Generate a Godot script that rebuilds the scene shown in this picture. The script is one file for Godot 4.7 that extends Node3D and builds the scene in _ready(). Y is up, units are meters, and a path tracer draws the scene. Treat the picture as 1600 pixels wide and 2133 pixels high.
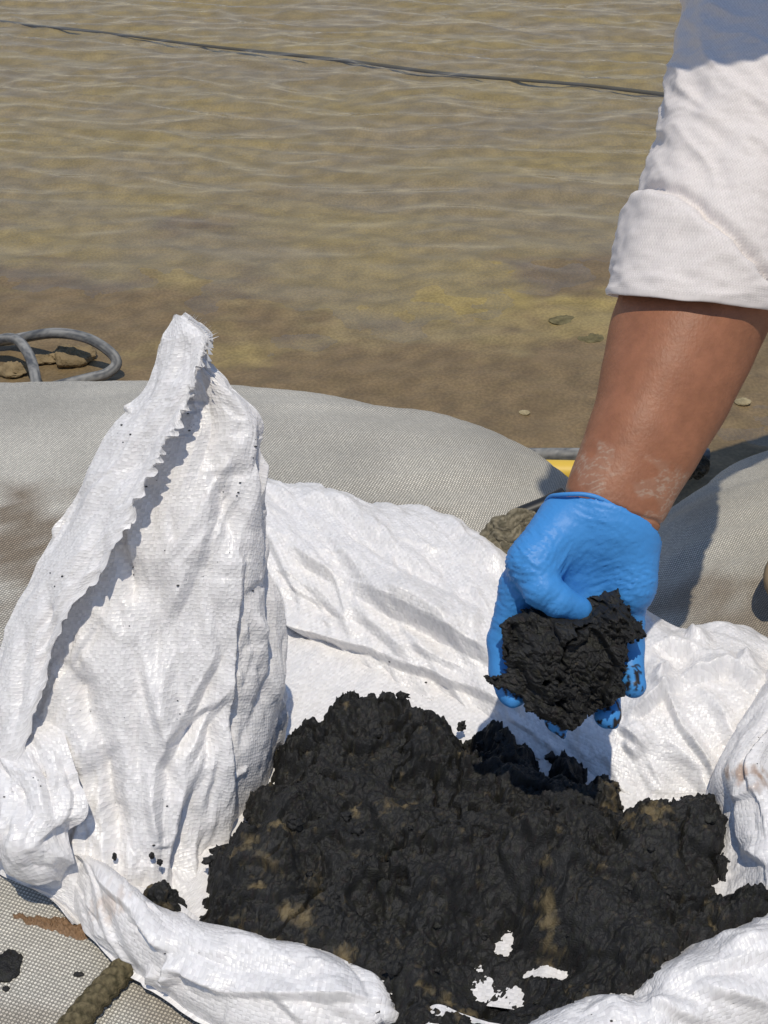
extends Node3D
# A gloved hand lifts black mud out of an opened white woven sack that lies on large geotextile sandbags at the edge of shallow water.

const CAM := Vector3(0, 0.78, 0)
const PITCH := 36.0
const F := 2778.0            # focal length in pixels of the 1600 x 2133 photograph
const TO_SUN := Vector3(0.012, 0.955, 0.29)

var up_v: Vector3
var fw_v: Vector3
var n_a: FastNoiseLite
var n_b: FastNoiseLite
var n_c: FastNoiseLite
var n_cell: FastNoiseLite
var n_d: FastNoiseLite
var n_cell2: FastNoiseLite
var rng := RandomNumberGenerator.new()
var M := {}
var sheet_points := {}

# ------------------------------------------------------------------ pixel directions to points
func dir_px(u: float, v: float) -> Vector3:
	return Vector3((u - 800.0) / F, 0, 0) + up_v * (-(v - 1066.5) / F) + fw_v
func at_y(u: float, v: float, y: float) -> Vector3:
	var d := dir_px(u, v)
	return CAM + d * ((y - CAM.y) / d.y)
func at_z(u: float, v: float, z: float) -> Vector3:      # z given as distance in front of the camera
	var d := dir_px(u, v)
	return CAM + d * (-z / d.z)
func at_d(u: float, v: float, depth: float) -> Vector3:
	return CAM + dir_px(u, v) * depth
func to_px(p: Vector3) -> Vector2:
	var q := p - CAM
	var d := q.dot(fw_v)
	return Vector2(800.0 + q.x / d * F, 1066.5 - q.dot(up_v) / d * F)

# ------------------------------------------------------------------ noise
func noise(kind: int, freq: float, seed_: int, oct := 3) -> FastNoiseLite:
	var n := FastNoiseLite.new()
	n.noise_type = kind
	n.frequency = freq
	n.seed = seed_
	n.fractal_type = FastNoiseLite.FRACTAL_FBM if oct > 1 else FastNoiseLite.FRACTAL_NONE
	n.fractal_octaves = oct
	return n

# ------------------------------------------------------------------ mesh helpers
func commit(called: String, V: PackedVector3Array, N: PackedVector3Array, UV: PackedVector2Array, C: PackedColorArray, I: PackedInt32Array, m: Material, parent: Node) -> MeshInstance3D:
	var a := []
	a.resize(Mesh.ARRAY_MAX)
	a[Mesh.ARRAY_VERTEX] = V
	a[Mesh.ARRAY_NORMAL] = N
	if UV.size() == V.size():
		a[Mesh.ARRAY_TEX_UV] = UV
	if C.size() == V.size():
		a[Mesh.ARRAY_COLOR] = C
	a[Mesh.ARRAY_INDEX] = I
	var am := ArrayMesh.new()
	am.add_surface_from_arrays(Mesh.PRIMITIVE_TRIANGLES, a)
	am.surface_set_material(0, m)
	var o := MeshInstance3D.new()
	o.name = called
	o.mesh = am
	o.cast_shadow = GeometryInstance3D.SHADOW_CASTING_SETTING_ON
	parent.add_child(o, true)
	return o

func smooth_normals(V: PackedVector3Array, I: PackedInt32Array) -> PackedVector3Array:
	var N := PackedVector3Array()
	N.resize(V.size())
	for k in range(0, I.size(), 3):
		var a := I[k]
		var b := I[k + 1]
		var c := I[k + 2]
		var n := (V[c] - V[a]).cross(V[b] - V[a])
		N[a] += n
		N[b] += n
		N[c] += n
	for k in N.size():
		N[k] = N[k].normalized() if N[k].length_squared() > 1e-20 else Vector3.UP
	return N

# indices of a grid with nu columns and nv rows (row by row); flip turns the front face over
func grid_index(nu: int, nv: int, flip := false, wrap := false) -> PackedInt32Array:
	var I := PackedInt32Array()
	var cols := nu if wrap else nu - 1
	for j in nv - 1:
		for i in cols:
			var a := j * nu + i
			var b := j * nu + (i + 1) % nu
			var c := a + nu
			var d := b + nu
			if flip:
				I.append_array([a, c, b, b, c, d])
			else:
				I.append_array([a, b, c, b, d, c])
	return I

func tag(o: Node, label: String, category: String, group := "", kind := "") -> void:
	o.set_meta("label", label)
	o.set_meta("category", category)
	if group != "":
		o.set_meta("group", group)
	if kind != "":
		o.set_meta("kind", kind)

func thing(called: String, label: String, category: String, at := Vector3.ZERO, group := "") -> Node3D:
	var o := Node3D.new()
	o.name = called
	o.position = at
	add_child(o, true)
	tag(o, label, category, group)
	return o

func cr(p0: Vector3, p1: Vector3, p2: Vector3, p3: Vector3, t: float) -> Vector3:
	return 0.5 * ((2.0 * p1) + (p2 - p0) * t + (2.0 * p0 - 5.0 * p1 + 4.0 * p2 - p3) * t * t + (3.0 * p1 - p0 - 3.0 * p2 + p3) * t * t * t)

func spline(P: PackedVector3Array, n: int) -> PackedVector3Array:
	var out := PackedVector3Array()
	out.resize(n)
	var m := P.size() - 1
	for k in n:
		var x := float(k) / (n - 1) * m
		var i := mini(int(x), m - 1)
		out[k] = cr(P[maxi(i - 1, 0)], P[i], P[i + 1], P[mini(i + 2, m)], x - i)
	return out

# a smooth tube along points; profile(phi, s) gives the factor on the radius
func tube(called: String, P: PackedVector3Array, radii: Array, m: Material, parent: Node, n_along: int, n_round: int, profile = null, cols = null) -> MeshInstance3D:
	var path := spline(P, n_along)
	var V := PackedVector3Array()
	var UV := PackedVector2Array()
	var C := PackedColorArray()
	var s := 0.0
	var side := Vector3.ZERO
	for k in n_along:
		var t := (path[mini(k + 1, n_along - 1)] - path[maxi(k - 1, 0)]).normalized()
		if k == 0:
			side = t.cross(Vector3.UP if absf(t.y) < 0.9 else Vector3.RIGHT).normalized()
		else:
			s += path[k].distance_to(path[k - 1])
			side = (side - t * side.dot(t)).normalized()
		var other := t.cross(side)
		var f := float(k) / (n_along - 1) * (radii.size() - 1)
		var fi := mini(int(f), radii.size() - 2) if radii.size() > 1 else 0
		var r: float = lerpf(radii[fi], radii[mini(fi + 1, radii.size() - 1)], f - fi)
		var endf := minf(float(k), float(n_along - 1 - k)) / 2.0
		if endf < 1.0:
			r *= sqrt(maxf(0.0, 1.0 - (1.0 - endf) * (1.0 - endf))) + 0.02
		for i in n_round:
			var ph := TAU * i / n_round
			var rr := r
			if profile != null:
				rr *= float(profile.call(ph, s))
			V.append(path[k] + (side * cos(ph) + other * sin(ph)) * rr)
			UV.append(Vector2(s, ph * r))
			if cols != null:
				C.append(cols.call(ph, s))
	var I := grid_index(n_round, n_along, true, true)
	return commit(called, V, smooth_normals(V, I), UV, C, I, m, parent)

# ------------------------------------------------------------------ textures
func image_tex(w: int, h: int, bytes: PackedByteArray, rgb: bool) -> ImageTexture:
	var im := Image.create_from_data(w, h, false, Image.FORMAT_RGB8 if rgb else Image.FORMAT_L8, bytes)
	return ImageTexture.create_from_image(im)

# plain weave: returns [albedo, height]; each crossing of two tapes has its own tone and tilt
func weave(n: int, px: int, lo: float, hi: float, gap: float, tilt: float, tint: Color, seed_: int, under := 1.0) -> Array:
	var w := n * px
	var alb := PackedByteArray()
	var hgt := PackedByteArray()
	alb.resize(w * w * 3)
	hgt.resize(w * w)
	var r := RandomNumberGenerator.new()
	r.seed = seed_
	var tone := PackedFloat32Array()
	var tx := PackedFloat32Array()
	var ty := PackedFloat32Array()
	for k in n * n:
		tone.append(r.randf_range(lo, hi))
		tx.append(r.randf_range(-tilt, tilt))
		ty.append(r.randf_range(-tilt, tilt))
	for y in w:
		var cy := y / px
		var fy := (float(y % px) + 0.5) / px - 0.5
		for x in w:
			var cx := x / px
			var fx := (float(x % px) + 0.5) / px - 0.5
			var k := cy * n + cx
			var over := (cx + cy) % 2 == 0
			var along := fx if over else fy
			var across := fy if over else fx
			var hh := 0.5 + 0.32 * cos(along * PI * 0.9) - 0.25 * pow(absf(across) * 2.0, 4.0) + tx[k] * fx + ty[k] * fy
			var t := tone[k] * (1.0 if over else under)
			if not over:
				hh -= (1.0 - under) * 0.6
			if absf(across) > 0.5 - gap:
				hh -= 0.35
				t *= 0.55
			var o := (y * w + x)
			hgt[o] = clampi(int(hh * 255.0), 0, 255)
			alb[o * 3] = clampi(int(t * tint.r * 255.0), 0, 255)
			alb[o * 3 + 1] = clampi(int(t * tint.g * 255.0), 0, 255)
			alb[o * 3 + 2] = clampi(int(t * tint.b * 255.0), 0, 255)
	return [image_tex(w, w, alb, true), image_tex(w, w, hgt, false)]

func noise_tex(w: int, freq: float, seed_: int, oct: int, kind := FastNoiseLite.TYPE_SIMPLEX_SMOOTH) -> ImageTexture:
	var n := noise(kind, freq, seed_, oct)
	var im := n.get_seamless_image(w, w, false, false, 0.15, true)
	im.convert(Image.FORMAT_L8)
	return ImageTexture.create_from_image(im)

func std(c: Color, rough: float, spec := 0.5) -> StandardMaterial3D:
	var m := StandardMaterial3D.new()
	m.albedo_color = c
	m.roughness = rough
	m.metallic_specular = spec
	return m

func lin(r: float, g: float, b: float) -> Color:
	return Color(r, g, b).linear_to_srgb()

func make_materials() -> void:
	# woven polypropylene sack: flat tapes about 3 mm wide
	var w := weave(40, 10, 0.93, 1.0, 0.0, 0.7, Color(1, 0.995, 0.985), 5, 0.975)
	var m := std(Color(0.945, 0.94, 0.945), 0.36, 0.5)
	m.albedo_texture = w[0]
	m.heightmap_enabled = true
	m.heightmap_texture = w[1]
	m.heightmap_scale = 0.04
	m.uv1_scale = Vector3(9.5, 9.5, 1)
	m.vertex_color_use_as_albedo = true
	m.backlight_enabled = true
	m.backlight = Color(0.16, 0.16, 0.16)
	M.sack = m
	# geotextile: coarse round threads with dark gaps
	w = weave(24, 10, 0.88, 1.0, 0.07, 0.3, Color(1, 0.985, 0.95), 8, 0.68)
	m = std(Color(1, 1, 1), 0.6, 0.5)
	m.albedo_texture = w[0]
	m.heightmap_enabled = true
	m.heightmap_texture = w[1]
	m.heightmap_scale = 0.03
	m.uv1_scale = Vector3(23.0, 23.0, 1)
	m.vertex_color_use_as_albedo = true
	M.geo = m
	# black mud
	m = std(Color(1, 1, 1), 0.66, 0.42)
	m.vertex_color_use_as_albedo = true
	m.heightmap_enabled = true
	m.heightmap_texture = noise_tex(512, 0.13, 31, 3, FastNoiseLite.TYPE_VALUE)
	m.heightmap_scale = 0.085
	m.uv1_triplanar = true
	m.uv1_scale = Vector3(17, 17, 17)
	M.mud = m
	# nitrile glove
	m = std(Color(1, 1, 1), 0.48, 0.40)
	m.vertex_color_use_as_albedo = true
	m.heightmap_enabled = true
	m.heightmap_texture = noise_tex(512, 0.02, 41, 4)
	m.heightmap_scale = 0.05
	m.uv1_triplanar = true
	m.uv1_scale = Vector3(9, 9, 9)
	M.glove = m
	# skin
	m = std(Color(1, 1, 1), 0.50, 0.40)
	m.vertex_color_use_as_albedo = true
	m.heightmap_enabled = true
	m.heightmap_texture = noise_tex(512, 0.06, 43, 3, FastNoiseLite.TYPE_CELLULAR)
	m.heightmap_scale = 0.035
	m.uv1_triplanar = true
	m.uv1_scale = Vector3(13, 13, 13)
	M.skin = m
	# knitted cotton
	w = weave(32, 8, 0.96, 1.0, 0.0, 0.25, Color(1, 0.99, 0.98), 12, 0.96)
	m = std(Color(0.90, 0.88, 0.87), 0.9, 0.3)
	m.albedo_texture = w[0]
	m.heightmap_enabled = true
	m.heightmap_texture = w[1]
	m.heightmap_scale = 0.022
	m.uv1_scale = Vector3(30, 22, 1)
	M.shirt = m
	M.trousers = std(lin(0.03, 0.035, 0.05), 0.9, 0.3)
	M.hair = std(lin(0.01, 0.008, 0.007), 0.6, 0.4)
	M.boot = std(lin(0.025, 0.025, 0.025), 0.6, 0.4)
	M.sole = std(lin(0.30, 0.22, 0.13), 0.8, 0.3)
	# sand and lake bed
	m = std(Color(1, 1, 1), 0.6, 0.45)
	m.vertex_color_use_as_albedo = true
	m.heightmap_enabled = true
	m.heightmap_texture = noise_tex(512, 0.03, 51, 5)
	m.heightmap_scale = 0.2
	m.uv1_triplanar = true
	m.uv1_world_triplanar = true
	m.uv1_scale = Vector3(2.2, 2.2, 2.2)
	var gi := noise(FastNoiseLite.TYPE_SIMPLEX, 0.05, 57, 5).get_seamless_image(1024, 1024, false, false, 0.15, true)
	gi.convert(Image.FORMAT_L8)
	var gb := gi.get_data()
	for k in gb.size():
		gb[k] = 205 + gb[k] * 50 / 255
	m.albedo_texture = ImageTexture.create_from_image(Image.create_from_data(1024, 1024, false, Image.FORMAT_L8, gb))
	M.sand = m
	m = std(Color(0.50, 0.42, 0.16, 0.07), 0.03, 0.45)
	m.transparency = BaseMaterial3D.TRANSPARENCY_ALPHA
	M.water = m
	m = std(Color(1, 1, 1), 0.6, 0.4)
	m.vertex_color_use_as_albedo = true
	M.hose = m
	M.band = std(lin(0.10, 0.092, 0.068), 0.9, 0.2)
	M.black = std(lin(0.012, 0.012, 0.012), 0.45, 0.5)
	M.yellow = std(lin(0.72, 0.48, 0.06), 0.5, 0.5)
	m = std(Color(1, 1, 1), 0.95, 0.2)
	m.vertex_color_use_as_albedo = true
	m.heightmap_enabled = true
	m.heightmap_texture = noise_tex(256, 0.06, 61, 4)
	m.heightmap_scale = 0.12
	m.uv1_triplanar = true
	m.uv1_scale = Vector3(25, 25, 25)
	M.rope = m
	m = std(Color(1, 1, 1), 0.85, 0.3)
	m.vertex_color_use_as_albedo = true
	m.heightmap_enabled = true
	m.heightmap_texture = M.rope.heightmap_texture
	m.heightmap_scale = 0.2
	m.uv1_triplanar = true
	m.uv1_scale = Vector3(9, 9, 9)
	M.stone = m

# ------------------------------------------------------------------ the setting
func lines(parts: Array) -> PackedFloat32Array:      # [from, to, count] runs joined into one rising list
	var out := PackedFloat32Array()
	for p in parts:
		for k in int(p[2]):
			out.append(lerpf(p[0], p[1], float(k) / p[2]))
	out.append(parts[-1][1])
	return out

func ground_y(x: float, z: float) -> float:
	var y := -0.362 - 0.045 * maxf(0.0, -z - 2.1) - 0.6 * clampf((-z - 6.0) / 20.0, 0.0, 1.0)
	y += 0.012 * n_a.get_noise_2d(x * 1.6, z * 1.6) + 0.006 * n_b.get_noise_2d(x * 9.0, z * 9.0)
	# bed ripples shaped to stand in for caustic light streaks, away from the bags
	var zz := z - x * 0.14 + 0.06 * n_a.get_noise_2d(x * 1.3, z * 1.3)
	var rip := absf(n_a.get_noise_2d(x * 1.9 + 40.0, zz * 7.0))
	y -= (0.004 + 0.022 * clampf((-z - 2.2) / 0.9, 0.0, 1.0)) * rip * clampf((14.0 + z) / 8.0, 0.0, 1.0)
	return y

func build_ground() -> void:
	var xs := lines([[-60, -8, 14], [-8, -2.2, 30], [-2.2, 2.2, 400], [2.2, 8, 30], [8, 60, 14]])
	var zs := lines([[-80, -12, 20], [-12, -5.5, 40], [-5.5, -1.0, 470], [-1.0, 4, 25], [4, 40, 12]])
	var V := PackedVector3Array()
	var C := PackedColorArray()
	for z in zs:
		for x in xs:
			V.append(Vector3(x, ground_y(x, z), z))
			# silt and ochre sand patches, stretched to stand in for caustic light too
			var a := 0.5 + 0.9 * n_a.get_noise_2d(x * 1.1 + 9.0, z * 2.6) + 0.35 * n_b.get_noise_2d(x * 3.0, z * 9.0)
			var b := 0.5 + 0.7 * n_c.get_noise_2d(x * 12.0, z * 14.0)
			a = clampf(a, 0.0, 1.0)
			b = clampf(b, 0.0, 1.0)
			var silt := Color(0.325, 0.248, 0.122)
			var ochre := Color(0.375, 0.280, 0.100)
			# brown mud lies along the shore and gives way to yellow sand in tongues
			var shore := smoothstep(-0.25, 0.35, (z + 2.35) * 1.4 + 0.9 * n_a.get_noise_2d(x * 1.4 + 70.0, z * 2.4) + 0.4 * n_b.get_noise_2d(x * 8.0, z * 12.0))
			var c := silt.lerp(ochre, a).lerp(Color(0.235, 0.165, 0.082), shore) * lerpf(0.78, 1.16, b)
			c.a = 1.0
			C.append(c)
	var I := grid_index(xs.size(), zs.size(), false)
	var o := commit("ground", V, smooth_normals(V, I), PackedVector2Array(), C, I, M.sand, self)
	o.set_meta("kind", "structure")
	o.set_meta("label", "wet brown sandy shore and lake bed under shallow water")
	o.set_meta("category", "ground")

func build_water() -> void:
	var xs := lines([[-60, -8, 10], [-8, -2.0, 60], [-2.0, 2.0, 330], [2.0, 8, 60], [8, 60, 10]])
	var zs := lines([[-80, -12, 30], [-12, -5.2, 130], [-5.2, -1.75, 330]])
	var V := PackedVector3Array()
	for z in zs:
		var far := clampf((-z - 1.9) / 1.6, 0.0, 1.0) * clampf((40.0 + z) / 30.0, 0.0, 1.0)
		for x in xs:
			var zz := z - x * 0.12 + 0.05 * n_a.get_noise_2d(x * 1.1, z * 1.1)
			var h := 0.0200 * (0.4 - absf(n_a.get_noise_2d(x * 1.5 + 3.0, zz * 4.4)))
			h += 0.0135 * (0.4 - absf(n_b.get_noise_2d(x * 2.4 - 7.0, zz * 7.5)))
			h += 0.0016 * n_b.get_noise_2d(x * 5.0, zz * 17.0)
			V.append(Vector3(x, -0.374 + h * (0.10 + 0.90 * far), z))
	var I := grid_index(xs.size(), zs.size(), false)
	var o := commit("water", V, smooth_normals(V, I), PackedVector2Array(), PackedColorArray(), I, M.water, self)
	o.set_meta("kind", "structure")
	o.set_meta("label", "clear rippled shallow water over the sandy bed")
	o.set_meta("category", "water")

# a big filled bag: flat on top, rounded at its rim
func geobag(label: String, c: Vector3, r: Vector3, square: float, turn: float, stains: Array, seed_: int) -> void:
	var t := thing("geotextile_sandbag", label, "sandbag", c - Vector3(0, r.y, 0), "big grey geotextile sandbags")
	var rho := lines([[0.02, 0.6, 30], [0.6, 0.9, 50], [0.9, 1.0, 45]])
	var n := 300
	var V := PackedVector3Array()
	var UV := PackedVector2Array()
	var C := PackedColorArray()
	var rows := rho.size() * 2 - 1
	var ct := cos(turn)
	var st := sin(turn)
	for j in rows:
		var q := rho[j] if j < rho.size() else rho[rows - 1 - j]
		var hi := 1.0 if j < rho.size() else -1.0
		var yy := pow(maxf(0.0, 1.0 - pow(q, 5.2)), 1.0 / 3.4) * hi
		for i in n:
			var ph := TAU * i / n
			var cx := signf(cos(ph)) * pow(absf(cos(ph)), square)
			var cz := signf(sin(ph)) * pow(absf(sin(ph)), square)
			var p := Vector3(cx * q * r.x, yy * r.y, cz * q * r.z)
			var rim := smoothstep(0.62, 0.97, q)
			var bump := 0.003 * n_a.get_noise_3d(p.x * 4.0 + seed_, p.y * 4.0, p.z * 4.0) + rim * 0.016 * n_a.get_noise_3d(p.x * 3.0 + seed_, p.y * 5.0, p.z * 2.4 + 5.0)
			# shallow tucks running away from the tied end
			bump += rim * 0.0055 * n_b.get_noise_3d(p.x * 2.0, p.y * 3.0, p.z * 22.0 + p.x * 6.0)
			p += Vector3(cx * q, yy, cz * q).normalized() * bump
			# the two bags press against each other along a slanting joint
			p.x -= 0.5 * (clampf(p.z + c.z, -1.26, -0.85) + 1.26) * (1.0 - smoothstep(-0.82, -0.62, p.z + c.z)) * smoothstep(-0.2, 0.6, p.x / r.x * (1.0 if c.x < 0.0 else -1.0))
			V.append(p + Vector3(0, r.y, 0))
			var w := p + c
			var vv := p.z + (p.y - r.y) * (1.0 if p.z < 0.0 else -1.0) * 0.9
			var uu := p.x + (p.y - r.y) * (1.0 if p.x < 0.0 else -1.0) * 0.9 * smoothstep(0.8, 1.0, absf(p.x) / r.x)
			UV.append(Vector2(uu * ct - vv * st, uu * st + vv * ct))
			# dried silt on the cloth
			var d := 0.0
			for s in stains:
				var e := Vector2((w.x - s[0]) / s[2], (w.z - s[1]) / s[3])
				var f := 1.0 - e.length() + 0.9 * n_b.get_noise_3d(w.x * 14.0, w.y * 10.0, w.z * 18.0)
				d = maxf(d, clampf(f * 1.6, 0.0, 1.0) * s[4])
			var g := 0.90 + 0.22 * n_a.get_noise_3d(w.x * 5.0, w.y * 5.0, w.z * 5.0)
			var col := (Color(0.91, 0.89, 0.835) * g).lerp(Color(0.26, 0.18, 0.10), d)
			col.a = 1.0
			C.append(col)
	var I := grid_index(n, rows, false, true)
	commit("bag_body", V, smooth_normals(V, I), UV, C, I, M.geo, t)

# ------------------------------------------------------------------ cloth sheets
func surf(ctrl: Array, nu: int, nv: int) -> PackedVector3Array:
	var rows := []
	for r in ctrl:
		rows.append(spline(PackedVector3Array(r), nu))
	var out := PackedVector3Array()
	out.resize(nu * nv)
	for i in nu:
		var col := PackedVector3Array()
		for r in rows:
			col.append(r[i])
		var s := spline(col, nv)
		for j in nv:
			out[j * nu + i] = s[j]
	return out

func sheet(called: String, parent: Node, ctrl: Array, nu: int, nv: int, flip: bool, w: Dictionary, m: Material) -> MeshInstance3D:
	var P := surf(ctrl, nu, nv)
	if w.has("shape"):
		for j in nv:
			for i in nu:
				P[j * nu + i] = w.shape.call(P[j * nu + i], float(i) / (nu - 1), float(j) / (nv - 1))
	var I := grid_index(nu, nv, flip)
	var N := smooth_normals(P, I)
	var UV := PackedVector2Array()
	UV.resize(nu * nv)
	var mi := nu / 2
	var mj := nv / 2
	for j in nv:
		var a := 0.0
		for i in range(mi, nu):
			if i > mi:
				a += P[j * nu + i].distance_to(P[j * nu + i - 1])
			UV[j * nu + i].x = a
		a = 0.0
		for i in range(mi - 1, -1, -1):
			a -= P[j * nu + i].distance_to(P[j * nu + i + 1])
			UV[j * nu + i].x = a
	for i in nu:
		var a := 0.0
		for j in range(mj, nv):
			if j > mj:
				a += P[j * nu + i].distance_to(P[(j - 1) * nu + i])
			UV[j * nu + i].y = a
		a = 0.0
		for j in range(mj - 1, -1, -1):
			a -= P[j * nu + i].distance_to(P[(j + 1) * nu + i])
			UV[j * nu + i].y = a
	var big: float = w.get("big", 0.005)
	var bigf: float = w.get("bigf", 14.0)
	var mid: float = w.get("mid", 0.0016)
	var midf: float = w.get("midf", 30.0)
	var rot: float = w.get("rot", 0.0)
	var stretch: float = w.get("stretch", 2.5)
	var off: float = w.get("seed", 1.0) * 7.31
	var creases: Array = w.get("creases", [])
	var stains: Array = w.get("stains", [])
	var c := cos(rot)
	var s := sin(rot)
	var C := PackedColorArray()
	C.resize(nu * nv)
	var D := PackedFloat32Array()
	D.resize(nu * nv)
	D = fold_pass(D, UV, nu, nv, w)
	for k in nu * nv:
		var u := UV[k].x
		var v := UV[k].y
		var a := u * c + v * s + off
		var b := -u * s + v * c + off * 0.5
		var d := D[k] + big * (0.55 - 1.6 * absf(n_a.get_noise_2d(a * bigf, b * bigf / stretch)))
		d += mid * 0.5 * (n_cell.get_noise_2d(a * midf * 2.0, b * midf * 1.2) + 0.6)
		var q := to_px(P[k])
		for e in creases:
			var ex: float = e[2] - e[0]
			var ey: float = e[3] - e[1]
			var l2 := ex * ex + ey * ey
			var t: float = ((q.x - e[0]) * ex + (q.y - e[1]) * ey) / l2
			if t <= 0.0 or t >= 1.0:
				continue
			var sd: float = ((q.x - e[0]) * ey - (q.y - e[1]) * ex) / sqrt(l2)
			sd += 4.0 * n_b.get_noise_2d(t * sqrt(l2) * 0.012 + e[0], e[1])
			# steep on one side, gentle on the other
			var wd: float = e[5] * (1.5 if sd > 0.0 else 0.55)
			var f := 1.0 - absf(sd) / wd
			if f > 0.0:
				d += e[4] * f * minf(1.0, 3.0 * minf(t, 1.0 - t))
		P[k] += N[k] * d
		var col := Color(1, 1, 1)
		for e in stains:
			var g := 1.0 - Vector2((q.x - e[0]) / e[2], (q.y - e[1]) / e[3]).length() + 0.9 * n_b.get_noise_2d(u * 120.0, v * 60.0)
			if g > 0.0:
				col = col.lerp(e[5], clampf(g * 1.5, 0.0, 1.0) * e[4])
		C[k] = col
	sheet_points[called] = P
	return commit(called, P, smooth_normals(P, I), UV, C, I, m, parent)

# folds of the film: tents with straight sides and a sharp crest, long ones along the main direction and many short ones
func fold_pass(D: PackedFloat32Array, UV: PackedVector2Array, nu: int, nv: int, w: Dictionary) -> PackedFloat32Array:
	var r := RandomNumberGenerator.new()
	r.seed = int(w.get("seed", 1.0)) * 101 + 7
	var lo := Vector2(1e9, 1e9)
	var hi := -lo
	for q in UV:
		lo = lo.min(q)
		hi = hi.max(q)
	var area := (hi.x - lo.x) * (hi.y - lo.y)
	var dir: float = w.get("fold_dir", 1.57)
	var spread: float = w.get("spread", 0.35)
	var gain: float = w.get("gain", 1.0)
	for size in 3:
		var n := int(area * [420.0, 2400.0, 5500.0][size])
		for k in n:
			var mid := Vector2(r.randf_range(lo.x, hi.x), r.randf_range(lo.y, hi.y))
			var an := dir + r.randfn(0.0, spread * [0.6, 1.3, 2.4][size])
			var half: float = r.randf_range(0.6, 1.6) * [0.060, 0.020, 0.008][size]
			var wl: float = r.randf_range(0.6, 1.6) * [0.020, 0.0075, 0.0036][size]
			var wr: float = r.randf_range(0.3, 1.0) * wl
			var amp: float = r.randf_range(0.25, 1.0) * [0.0052, 0.0022, 0.0007][size] * gain * (1.0 if r.randf() < 0.65 else -1.0)
			var e := Vector2(cos(an), sin(an))
			var ext := Vector2(absf(e.x) * half + absf(e.y) * wl, absf(e.y) * half + absf(e.x) * wl)
			var jm := clampi(int((mid.y - lo.y) / (hi.y - lo.y) * nv), 0, nv - 1)
			var dj := int(ext.y / (hi.y - lo.y) * nv * 2.4) + 4
			for j in range(maxi(0, jm - dj), mini(nv, jm + dj + 1)):
				var x0 := UV[j * nu].x
				var x1 := UV[j * nu + nu - 1].x
				var sx := maxf(x1 - x0, 1e-4) / (nu - 1)
				var i0 := clampi(int((mid.x - ext.x - x0) / sx - 0.08 * nu) - 1, 0, nu - 1)
				var i1 := clampi(int((mid.x + ext.x - x0) / sx + 0.08 * nu) + 2, 0, nu)
				for i in range(i0, i1):
					var q := UV[j * nu + i] - mid
					var t := absf(q.dot(e)) / half
					if t >= 1.0:
						continue
					var sd := q.x * e.y - q.y * e.x
					var f := 1.0 - (sd / wl if sd > 0.0 else -sd / wr)
					if f > 0.0:
						D[j * nu + i] += amp * f * minf(1.0, 2.0 * (1.0 - t))
	return D

func zrow(a: Array) -> Array:       # [u, v, distance] triples
	var out := []
	for p in a:
		out.append(at_z(p[0], p[1], p[2]))
	return out
func yrow(a: Array) -> Array:       # [u, v, height] triples
	var out := []
	for p in a:
		out.append(at_y(p[0], p[1], p[2]))
	return out

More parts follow.
